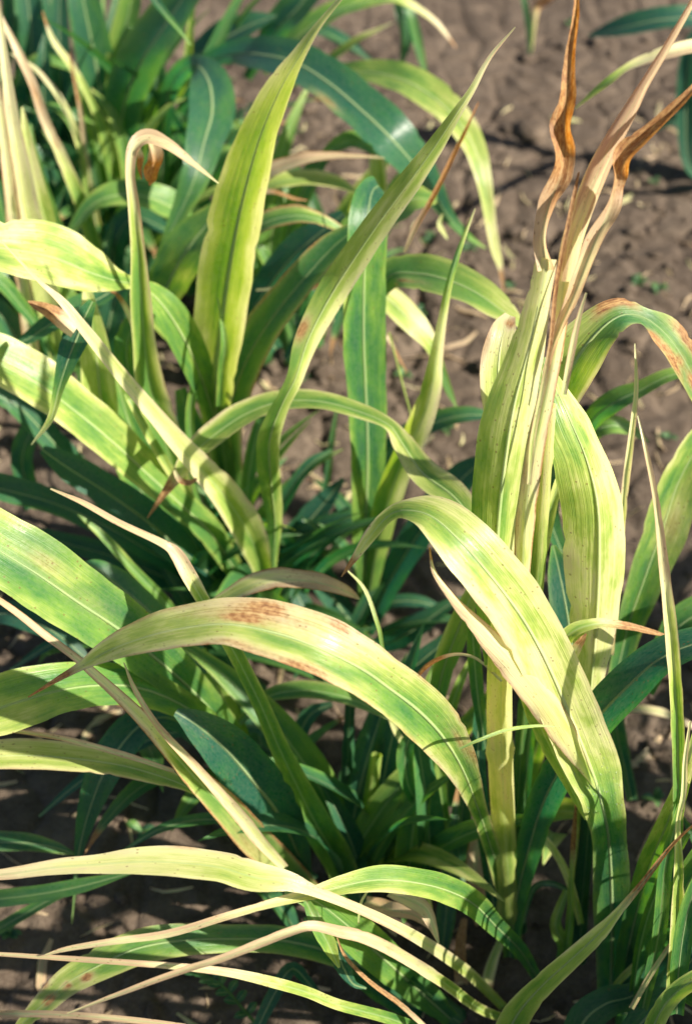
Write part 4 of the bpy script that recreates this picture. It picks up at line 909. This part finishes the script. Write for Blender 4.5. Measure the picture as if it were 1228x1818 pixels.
for q in ([(150, 500, 26, 2.18), (138, 400, 26, 2.06), (110, 320, 20, 1.98)], [(190, 490, 26, 2.2), (180, 380, 24, 2.1), (160, 300, 20, 2.04)], [(220, 480, 28, 2.2), (222, 380, 26, 2.12)], [(120, 490, 24, 2.14), (100, 420, 22, 2.06), (70, 330, 20, 1.97)], [(270, 480, 26, 2.18), (285, 400, 22, 2.1)]):
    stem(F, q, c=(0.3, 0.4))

# ---- sunlit straw leaves at the left edge
Q = plant('millet_plant', 60, 640, 'plant at the left edge with a bundle of bleached straw leaves', 'millet plant')
leaf(Q, [(185, 500, 22, 1.9), (160, 412, 26, 1.8), (135, 340, 24, 1.74), (105, 270, 19, 1.7), (80, 215, 17, 1.67), (60, 155, 16, 1.65), (35, 100, 14, 1.63), (8, 45, 10, 1.62), (-25, -20, 5, 1.61)], c=(0.4, 0.5, 0.85, 1.0, 1.0), fold=0.5, rib=False, marks=[(65, 170, 50, 8, .7), (100, 255, 20, 8, .6)], name='dry_leaf')
leaf(Q, [(110, 640, 40, 1.72), (82, 520, 44, 1.62), (60, 420, 46, 1.55), (48, 360, 40, 1.52), (36, 290, 34, 1.49), (24, 220, 26, 1.47), (12, 130, 18, 1.45), (2, 50, 12, 1.44), (-6, -30, 7, 1.43)], c=(0.6, 0.72, 0.8, 0.84, 0.9), fold=0.4, rib=False)
leaf(Q, [(60, 640, 26, 1.7), (42, 500, 28, 1.6), (28, 420, 28, 1.54), (20, 345, 24, 1.5), (8, 250, 20, 1.47), (-5, 150, 14, 1.45), (-15, 60, 7, 1.44)], c=(0.8, 0.88, 0.9), fold=0.5, rib=False, eb=0.9, name='dry_leaf')
leaf(Q, [(120, 560, 30, 1.7), (92, 440, 36, 1.62), (74, 370, 38, 1.58), (58, 305, 30, 1.55), (48, 245, 18, 1.53), (40, 190, 4, 1.52)], c=(0.5, 0.68, 0.74), fold=0.35)
leaf(Q, [(100, 430, 18, 1.66), (85, 400, 16, 1.63), (66, 372, 9, 1.62), (55, 340, 3, 1.61)], c=(0.9,), tip=0.6, rib=False, name='dry_leaf')
leaf(Q, [(60, 520, 14, 1.72), (20, 430, 24, 1.66), (0, 350, 22, 1.62), (-20, 280, 10, 1.6)], c=(0.3,), fold=0.3)
leaf(Q, [(130, 480, 20, 1.78), (100, 400, 22, 1.7), (78, 340, 22, 1.66), (62, 280, 16, 1.63), (55, 220, 4, 1.62)], c=(0.3, 0.4), fold=0.35)
leaf(Q, [(110, 660, 12, 1.66), (82, 600, 14, 1.6), (40, 545, 22, 1.55), (0, 500, 26, 1.52), (-60, 460, 20, 1.5)], c=(0.4, 0.3), fold=0.3)
leaf(Q, [(250, 620, 4, 1.4), (230, 560, 10, 1.38), (212, 528, 8, 1.37), (195, 516, 3, 1.37)], c=(0.92,), tip=0.6, rib=False, name='dry_leaf')
for q, cc in (([(120, 700, 26, 1.8), (90, 620, 40, 1.72), (70, 540, 40, 1.68), (90, 470, 10, 1.66)], .15), ([(90, 700, 24, 1.78), (50, 640, 46, 1.7), (10, 570, 46, 1.65), (-40, 520, 20, 1.62)], .1), ([(160, 700, 26, 1.8), (190, 590, 50, 1.74), (210, 520, 44, 1.72), (260, 470, 10, 1.7)], .08), ([(60, 680, 20, 1.8), (20, 620, 40, 1.72), (-20, 600, 30, 1.7)], .3), ([(150, 680, 20, 1.78), (140, 600, 36, 1.7), (120, 530, 36, 1.66), (85, 480, 6, 1.65)], .4)):
    leaf(Q, q, c=(cc, cc + .05), fold=0.3)
for q in ([(70, 660, 30, 1.86), (75, 560, 30, 1.76), (60, 470, 28, 1.68)], [(120, 650, 28, 1.84), (125, 560, 26, 1.76)]):
    stem(Q, q, c=(0.5, 0.6))

# ---- back middle plant
G = plant('millet_plant', 545, 600, 'back plant whose broad teal leaf and yellow-green leaf arch right over bare soil', 'millet plant')
leaf(G, [(320, 200, 16, 1.95), (350, 128, 26, 1.86), (398, 98, 36, 1.8), (452, 96, 58, 1.74), (520, 110, 70, 1.69), (580, 145, 75, 1.65), (640, 195, 80, 1.62), (690, 242, 82, 1.61), (733, 290, 64, 1.64), (765, 335, 42, 1.68), (796, 385, 22, 1.73), (830, 420, 12, 1.77), (862, 441, 2, 1.8)], c=(0.2, 0.12, 0.08, 0.1, 0.15, 0.18, 0.24, 0.4), fold=0.22, edge=0.1, marks=[(578, 184, 34, 9, .75)])
leaf(G, [(520, 150, 12, 1.92), (560, 125, 20, 1.88), (615, 128, 30, 1.84), (670, 130, 44, 1.81), (722, 145, 56, 1.78), (771, 175, 57, 1.76), (812, 215, 51, 1.74), (842, 265, 40, 1.73), (858, 320, 28, 1.73), (868, 380, 21, 1.74), (878, 440, 17, 1.75), (888, 475, 10, 1.76), (893, 516, 3, 1.77)], c=(0.3, 0.42, 0.5, 0.58, 0.62, 0.7, 0.8), tip=0.1, fold=0.2, edge=0.12)
leaf(G, [(718, 448, 3, 1.44), (736, 408, 9, 1.43), (770, 348, 9, 1.42), (812, 262, 7, 1.41), (831, 222, 5, 1.4), (849, 182, 2, 1.4)], c=(0.95, 1.0), tip=0.97, rib=False, fold=0.5, name='dry_leaf', warm=.7)
leaf(G, [(455, 330, 16, 1.62), (472, 312, 28, 1.6), (502, 296, 26, 1.59), (540, 284, 22, 1.58), (590, 278, 13, 1.58), (640, 278, 7, 1.58), (682, 281, 2, 1.58)], c=(0.9, 0.95, 1.0), eb=1.1, fold=0.4, rib=False, name='dry_leaf')
leaf(G, [(555, 300, 8, 1.7), (575, 278, 14, 1.68), (600, 258, 26, 1.67), (627, 250, 30, 1.66), (657, 262, 24, 1.66), (684, 282, 5, 1.66)], c=(0.38, 0.45), fold=0.3)
leaf(G, [(674, 380, 20, 1.7), (672, 330, 29, 1.68), (668, 285, 27, 1.67), (662, 255, 8, 1.67)], c=(0.6, 0.7), eb=0.3, fold=0.3)
leaf(G, [(495, 510, 26, 1.8), (505, 440, 34, 1.75), (520, 385, 40, 1.72), (540, 335, 42, 1.7), (562, 300, 32, 1.69), (585, 278, 6, 1.69)], c=(0.3, 0.4, 0.3), fold=0.3)
leaf(G, [(430, 370, 8, 1.68), (452, 346, 18, 1.66), (490, 325, 27, 1.65), (540, 317, 28, 1.65), (592, 323, 23, 1.65), (638, 344, 3, 1.66)], c=(0.55, 0.62), edge=0.15, fold=0.25)
leaf(G, [(630, 440, 14, 1.62), (662, 402, 36, 1.58), (702, 370, 56, 1.56), (738, 353, 46, 1.55), (775, 356, 14, 1.55)], c=(0.45, 0.5), fold=0.2)
leaf(G, [(410, 470, 14, 1.58), (440, 420, 28, 1.54), (470, 396, 34, 1.52), (520, 383, 33, 1.51), (562, 389, 23, 1.51), (602, 406, 12, 1.52), (622, 418, 3, 1.53)], c=(0.4, 0.42, 0.5), eb=1.3, fold=0.3)
leaf(G, [(490, 620, 24, 1.72), (450, 560, 40, 1.66), (480, 505, 50, 1.62), (520, 455, 54, 1.59), (566, 415, 48, 1.57), (610, 380, 16, 1.56)], c=(0.12, 0.08), fold=0.3)
leaf(G, [(350, 640, 20, 1.7), (285, 560, 44, 1.6), (302, 500, 74, 1.56), (335, 440, 80, 1.53), (366, 400, 58, 1.52), (398, 358, 16, 1.51)], c=(0.4, 0.42, 0.4), fold=0.22)
leaf(G, [(440, 650, 26, 1.8), (470, 520, 36, 1.74), (480, 430, 40, 1.7), (492, 370, 28, 1.68), (500, 330, 5, 1.67)], c=(0.3, 0.4, 0.45), fold=0.3)
leaf(G, [(510, 640, 20, 1.78), (560, 560, 30, 1.74), (590, 520, 22, 1.72), (615, 500, 5, 1.72)], c=(0.15,), fold=0.3)
leaf(G, [(440, 350, 12, 1.6), (480, 340, 8, 1.59), (520, 352, 6, 1.585), (545, 356, 2, 1.585)], c=(0.9,), tip=0.9, rib=False, name='dry_leaf')
leaf(G, [(455, 515, 4, 1.5), (500, 512, 6, 1.48), (555, 512, 6, 1.47), (600, 480, 3, 1.46)], c=(0.75, 0.9), tip=0.5, rib=False, name='dry_leaf')
leaf(G, [(668, 585, 4, 1.62), (688, 600, 6, 1.62), (705, 630, 5, 1.63), (722, 662, 2, 1.64)], c=(0.95,), tip=0.6, rib=False, name='dry_leaf')
leaf(G, [(785, 380, 3, 1.62), (780, 400, 9, 1.62), (788, 415, 6, 1.62), (794, 425, 2, 1.62)][::-1], c=(0.7,), rib=False)
for q in ([(520, 640, 28, 1.94), (505, 560, 28, 1.86), (500, 480, 26, 1.8)], [(560, 610, 26, 1.92), (545, 520, 24, 1.85), (540, 440, 22, 1.8)], [(470, 640, 26, 1.92), (460, 560, 26, 1.85)], [(672, 450, 22, 1.95), (674, 380, 24, 1.85), (672, 330, 24, 1.78)]):
    stem(G, q, c=(0.3, 0.35))

# ---- top right corner plant, out of focus, and the pale leaf reaching in
T_ = plant('millet_plant', 1290, 330, 'blurred dark teal plant in the top right corner behind the bare soil', 'millet plant')
leaf(T_, [(1290, 160, 20, 2.2), (1250, 45, 34, 2.14), (1185, 34, 40, 2.12), (1110, 48, 36, 2.14), (1045, 64, 6, 2.18)], c=(0.02, 0.0), fold=0.25)
leaf(T_, [(1285, 330, 20, 2.3), (1225, 300, 20, 2.24), (1216, 200, 34, 2.18), (1226, 100, 36, 2.12), (1260, 30, 20, 2.1)], c=(0.02,), fold=0.3)
leaf(T_, [(1285, 330, 20, 2.32), (1240, 240, 40, 2.27), (1200, 215, 26, 2.26), (1165, 230, 5, 2.27)], c=(0.0,), fold=0.3)
leaf(T_, [(1330, 160, 16, 1.5), (1280, 78, 22, 1.44), (1228, 84, 24, 1.42), (1184, 95, 24, 1.41), (1143, 108, 18, 1.41, 30), (1110, 122, 12, 1.41), (1080, 145, 14, 1.41), (1050, 168, 9, 1.42), (1020, 193, 2, 1.43)], c=(0.7, 0.88, 0.88, 0.6, 0.75), fold=0.3, rib=False)
leaf(T_, [(1285, 335, 20, 2.3), (1330, 250, 40, 2.24), (1390, 200, 30, 2.2)], c=(0.05,), fold=0.3)
stem(T_, [(1288, 340, 26, 2.36), (1282, 250, 24, 2.26), (1300, 150, 18, 2.18), (1330, 150, 14, 1.9)], c=(0.3,))
Z_ = plant('grass_seedling', 938, 75, 'thin green grass shoot with an orange blade on the soil at the top edge', 'seedling', None)
leaf(Z_, [(940, 95, 6, 2.48), (938, 50, 10, 2.42), (932, 10, 11, 2.36), (922, -30, 5, 2.33)], c=(0.15,), rib=False, fold=0.3)
leaf(Z_, [(942, 92, 5, 2.48), (950, 20, 14, 2.4), (968, 4, 16, 2.38), (990, -10, 4, 2.37)], c=(0.85,), tip=0.8, rib=False, fold=0.3)

leaf(F, [(160, 420, 10, 1.9), (150, 300, 12, 1.84), (120, 200, 11, 1.8), (70, 130, 8, 1.78), (20, 95, 3, 1.78)], c=(0.5, 0.8, 0.95), fold=0.5, rib=False)
leaf(F, [(215, 440, 14, 2.0), (240, 320, 18, 1.92), (262, 240, 16, 1.88), (300, 190, 8, 1.86), (330, 175, 2, 1.86)], c=(0.4, 0.55), fold=0.4)
leaf(F, [(180, 420, 14, 2.0), (165, 300, 22, 1.93), (130, 220, 22, 1.89), (95, 190, 12, 1.88), (60, 200, 3, 1.88)], c=(0.25, 0.45), fold=0.4)
leaf(F, [(230, 420, 16, 2.02), (226, 300, 22, 1.95), (200, 210, 20, 1.91), (160, 160, 8, 1.9)], c=(0.35, 0.55), fold=0.4)
leaf(F, [(290, 430, 14, 2.0), (310, 350, 24, 1.94), (350, 290, 24, 1.91), (400, 265, 12, 1.9), (430, 270, 3, 1.9)], c=(0.3, 0.45), fold=0.35)
leaf(F, [(120, 420, 16, 2.0), (100, 330, 26, 1.94), (60, 270, 24, 1.9), (10, 250, 12, 1.89)], c=(0.08, 0.2), fold=0.35)
leaf(F, [(265, 440, 12, 1.98), (330, 370, 16, 1.93), (385, 340, 14, 1.91), (440, 345, 4, 1.91)], c=(0.5, 0.6), fold=0.4, rib=False)
leaf(G, [(530, 560, 14, 1.78), (560, 470, 22, 1.72), (600, 430, 22, 1.7), (640, 440, 10, 1.7), (662, 460, 3, 1.71)], c=(0.2, 0.35), fold=0.35)
leaf(G, [(520, 600, 14, 1.8), (490, 500, 22, 1.73), (460, 440, 20, 1.7), (430, 430, 6, 1.7)], c=(0.35, 0.5), fold=0.35)
leaf(D, [(440, 1040, 14, 1.66), (500, 900, 22, 1.6), (545, 830, 20, 1.58), (590, 800, 8, 1.58)], c=(0.15, 0.25), fold=0.35)
leaf(D, [(430, 1000, 16, 1.62), (440, 860, 24, 1.55), (460, 760, 22, 1.52), (500, 690, 8, 1.5)], c=(0.3, 0.45), fold=0.35)
leaf(D, [(380, 900, 12, 1.55), (340, 780, 16, 1.49), (345, 690, 14, 1.46), (372, 640, 3, 1.45)], c=(0.35, 0.5), fold=0.4)
leaf(Q, [(140, 650, 12, 1.72), (110, 560, 18, 1.66), (120, 480, 16, 1.63), (150, 420, 6, 1.62)], c=(0.45, 0.6), fold=0.4)

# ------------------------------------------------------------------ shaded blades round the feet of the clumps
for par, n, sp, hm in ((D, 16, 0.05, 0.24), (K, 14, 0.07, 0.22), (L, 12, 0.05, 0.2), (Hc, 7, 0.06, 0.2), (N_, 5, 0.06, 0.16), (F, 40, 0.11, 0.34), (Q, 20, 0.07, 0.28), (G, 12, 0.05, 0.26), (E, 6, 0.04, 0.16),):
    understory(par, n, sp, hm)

thicket(F, 60, 0.17, 0.16, 0.28, 0.46, (0.0, 0.25))  # darkened colours put the shade of the clump's gaps into the blades
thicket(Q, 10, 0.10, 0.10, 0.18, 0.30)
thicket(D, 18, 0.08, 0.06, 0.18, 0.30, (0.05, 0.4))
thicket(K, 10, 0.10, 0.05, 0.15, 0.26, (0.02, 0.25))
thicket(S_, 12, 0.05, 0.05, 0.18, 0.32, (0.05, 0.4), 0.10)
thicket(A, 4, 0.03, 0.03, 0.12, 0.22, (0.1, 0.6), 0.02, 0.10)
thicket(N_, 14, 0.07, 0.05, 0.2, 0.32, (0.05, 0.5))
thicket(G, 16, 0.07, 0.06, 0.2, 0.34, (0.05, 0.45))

# ------------------------------------------------------------------ unseen plants added along the right to cast shade on soil and stems
for i, (x, y, h) in enumerate(((0.80, 0.10, 0.80), (0.86, 0.26, 0.62), (0.78, 0.40, 0.58), (0.90, 0.54, 0.66), (0.82, 0.70, 0.72), (0.98, 0.82, 0.84), (1.06, 0.40, 0.74), (1.02, 0.16, 0.72), (1.05, 0.66, 0.9), (0.92, -0.04, 0.8),
                               (0.42, 0.20, 0.52), (0.56, 0.28, 0.56), (0.30, 0.10, 0.5), (0.62, 0.14, 0.5), (0.70, 0.40, 0.45), (0.47, 0.42, 0.34), (0.52, 0.52, 0.36), (0.44, 0.34, 0.34))):
    shading_plant(x, y, h, 11, 'unseen leafy plant added beyond the right edge to shade the soil', 'unseen plants added beyond the right edge for their shade')

# ------------------------------------------------------------------ small weeds on the soil
def weed_leaf(par, base, az, ln, w, up, name='leaf'):
    d = np.array((math.cos(az), math.sin(az), 0.0))
    s = np.array((-math.sin(az), math.cos(az), 0.0))
    V, U, TN = [], [], []
    for i in range(6):
        f = i / 5
        c = np.array(base) + d * ln * f + np.array((0, 0, up * math.sin(f * 2.2) * ln))
        h = w * (math.sin(math.pi * min(1, f * 0.92 + 0.06)) ** 0.7)
        for v in (-1, 0, 1):
            V.append(c + s * h * v + np.array((0, 0, abs(v) * h * 0.35)))
            U.append((ln * f, v * 0.5))
            TN.append((0.20 + 0.1 * f, 0, (az * 3.7) % 1, 0))
    return link(name, V, grid_faces(6, 3), M_LEAF, par, uvs=U, tone=TN)


weeds = [((905, 505), 'tiny green weed on soil beside the brown tip of the arching leaf'), ((1166, 522), 'tiny green weed on open soil above the scorched right leaf'),
         ((1130, 505), 'smaller green weed left of another on open soil above the scorched right leaf'), ((1185, 775), 'tiny green weed at the right edge beside the straw needles'),
         ((985, 942), 'tiny green weed on shaded soil between the pale sheath and the V shaped leaf'), ((762, 418), 'tiny weed on soil under the tip of the broad teal leaf'),
         ((715, 665), 'tiny weed on sunlit soil between two upright leaves'), ((790, 760), 'tiny weed on sunlit soil right of the upright leaf'), ((745, 555), 'tiny weed half under the pale hanging leaf'),
         ((1165, 1415), 'tiny green weed on shaded soil beside the broad arching leaf'), ((1030, 1300), 'tiny weed under the teal arching leaf at right'), ((830, 440), 'tiny weed on soil right of the winding leaf'),
         ((1010, 40), 'tiny dark weed on blurred soil near the top edge'), ((850, 300), 'tiny weed beneath the yellow-green arching leaf'), ((1160, 320), 'faint weed on soil right of the brown curled leaf'),
         ((540, 665), 'tiny weed on soil below the winding leaf waist'), ((250, 1470), 'tiny weed on dark soil at lower left'), ((20, 1660), 'tiny weed on dark soil by the left edge')]
for (x, y), lab in weeds:
    p = ground_at(x, y)
    p[2] = float(soil_height(np.array(p[0]), np.array(p[1]))) + 0.002
    w = thing('ground_weed', p, lab, 'weed', 'tiny weeds sprouting from the soil')
    a0 = random.random() * 6
    for k in range(random.randint(3, 5)):
        weed_leaf(w, p, a0 + k * 1.9 + random.random() * 0.5, random.uniform(0.008, 0.017), random.uniform(0.003, 0.0048), random.uniform(0.2, 0.7))

p = ground_at(430, 1815)
p[2] = float(soil_height(np.array(p[0]), np.array(p[1])))
wv = thing('vetch_weed', p, 'small creeping weed with paired round leaves at the bottom edge left of centre', 'weed')
path = [(470, 1835, 7, 1.34), (430, 1790, 6, 1.32), (400, 1755, 5, 1.31), (372, 1735, 4, 1.31), (345, 1722, 3, 1.31)]
stem(wv, path, c=(0.4,), nodes=False)
SP = spline(np.array(path, float), 4)
for i in range(1, len(SP), 2):
    b = at(SP[i, 0], SP[i, 1], SP[i, 3])
    for sgn in (-1, 1):
        weed_leaf(wv, b, 2.2 + sgn * 1.1 + random.uniform(-.3, .3), 0.013, 0.0042, 0.3)

# ------------------------------------------------------------------ clods and litter
def clod_mesh(seed):
    bm_v = []
    r = np.random.default_rng(seed)
    n, m = 7, 9
    V = [(0, 0, 0.62)]
    for i in range(1, n):
        th = math.pi * i / n
        for j in range(m):
            ph = 2 * math.pi * j / m
            d = np.array((math.sin(th) * math.cos(ph), math.sin(th) * math.sin(ph), math.cos(th) * 0.62))
            V.append(tuple(d * (1 + 0.22 * (r.random() - 0.5) + 0.18 * math.sin(2.3 * ph + seed) * math.sin(th))))
    V.append((0, 0, -0.62))
    Fc = [(0, 1 + j, 1 + (j + 1) % m) for j in range(m)]
    for i in range(n - 2):
        for j in range(m):
            a = 1 + i * m
            Fc.append((a + j, a + m + j, a + m + (j + 1) % m, a + (j + 1) % m))
    e = len(V) - 1
    Fc += [(1 + (n - 2) * m + j, e, 1 + (n - 2) * m + (j + 1) % m) for j in range(m)]
    return np.array(V), Fc


protos = [clod_mesh(s) for s in range(6)]
V, Fc = [], []
for k in range(7000):
    x, y = rng.uniform(-0.9, 0.9), rng.uniform(0.25, 2.4)
    if vnoise(np.array(x * 4), np.array(y * 4), 77) < rng.uniform(0.15, 0.75):
        continue
    s = 0.0016 * (1 / rng.uniform(0.08, 1.0)) ** 0.9
    pv, pf = protos[k % 6]
    a = rng.uniform(0, 6.28)
    R_ = np.array(((math.cos(a), -math.sin(a), 0), (math.sin(a), math.cos(a), 0), (0, 0, 1)))
    z = float(soil_height(np.array(x), np.array(y)))
    o = len(V)
    V.extend((pv @ R_.T * s * np.array((1, rng.uniform(.7, 1.2), 1)) + np.array((x, y, z + s * 0.15))).tolist())
    Fc.extend([tuple(i + o for i in f) for f in pf])
clods = link('soil_crumbs', V, Fc, M_SOIL)
clods['kind'] = 'stuff'

for (x, y, s, lab) in ((938, 236, 0.030, 'largest pale clod of earth on the blurred soil right of the arching leaf'), (902, 230, 0.014, 'smaller pale clod left of the largest clod on the blurred soil'), (208, 1440, 0.012, 'small pale pebble on the dark soil at lower left')):
    p = ground_at(x, y)
    p[2] = float(soil_height(np.array(p[0]), np.array(p[1])))
    pv, pf = clod_mesh(40 + x % 7)
    o = link('soil_clod', pv * s + p, pf, M_SOIL, loc=p)
    o['label'], o['category'], o['group'] = lab, 'clod', 'clods lying on the soil'

V, U, TN, Fc = [], [], [], []
for k in range(800):
    x, y = rng.uniform(-0.8, 0.8), rng.uniform(0.35, 2.2)
    ln, w, a = rng.uniform(0.012, 0.05), rng.uniform(0.0008, 0.0028), rng.uniform(0, 6.28)
    if k % 8 == 0:
        ln, w = rng.uniform(0.05, 0.11), rng.uniform(0.003, 0.007)
    b = rng.uniform(-0.6, 0.6)
    r = rng.random()
    ag = rng.choice((0.86, 0.95, 1.0))
    for i in range(4):
        f = i / 3 - 0.5
        aa = a + b * f
        c = np.array((x + math.cos(aa) * ln * f, y + math.sin(aa) * ln * f))
        z = float(soil_height(c[0:1], c[1:2])[0]) + 0.003 + 0.003 * math.sin(i * 2 + k)
        h = w * (1 - abs(f) * 1.4)
        for v in (-1, 1):
            V.append((c[0] - math.sin(aa) * h * v, c[1] + math.cos(aa) * h * v, z + 0.001 * v))
            U.append((f * ln, v * .4))
            TN.append((ag, 0.35 * rng.random(), r, 0))
    o = k * 8
    Fc += [(o + 2 * i, o + 2 * i + 1, o + 2 * i + 3, o + 2 * i + 2) for i in range(3)]
lit = link('leaf_litter', V, Fc, M_LEAF, uvs=U, tone=TN)
lit['kind'] = 'stuff'

# drop the working property
for o in scene.objects:
    if '_w' in o:
        del o['_w']
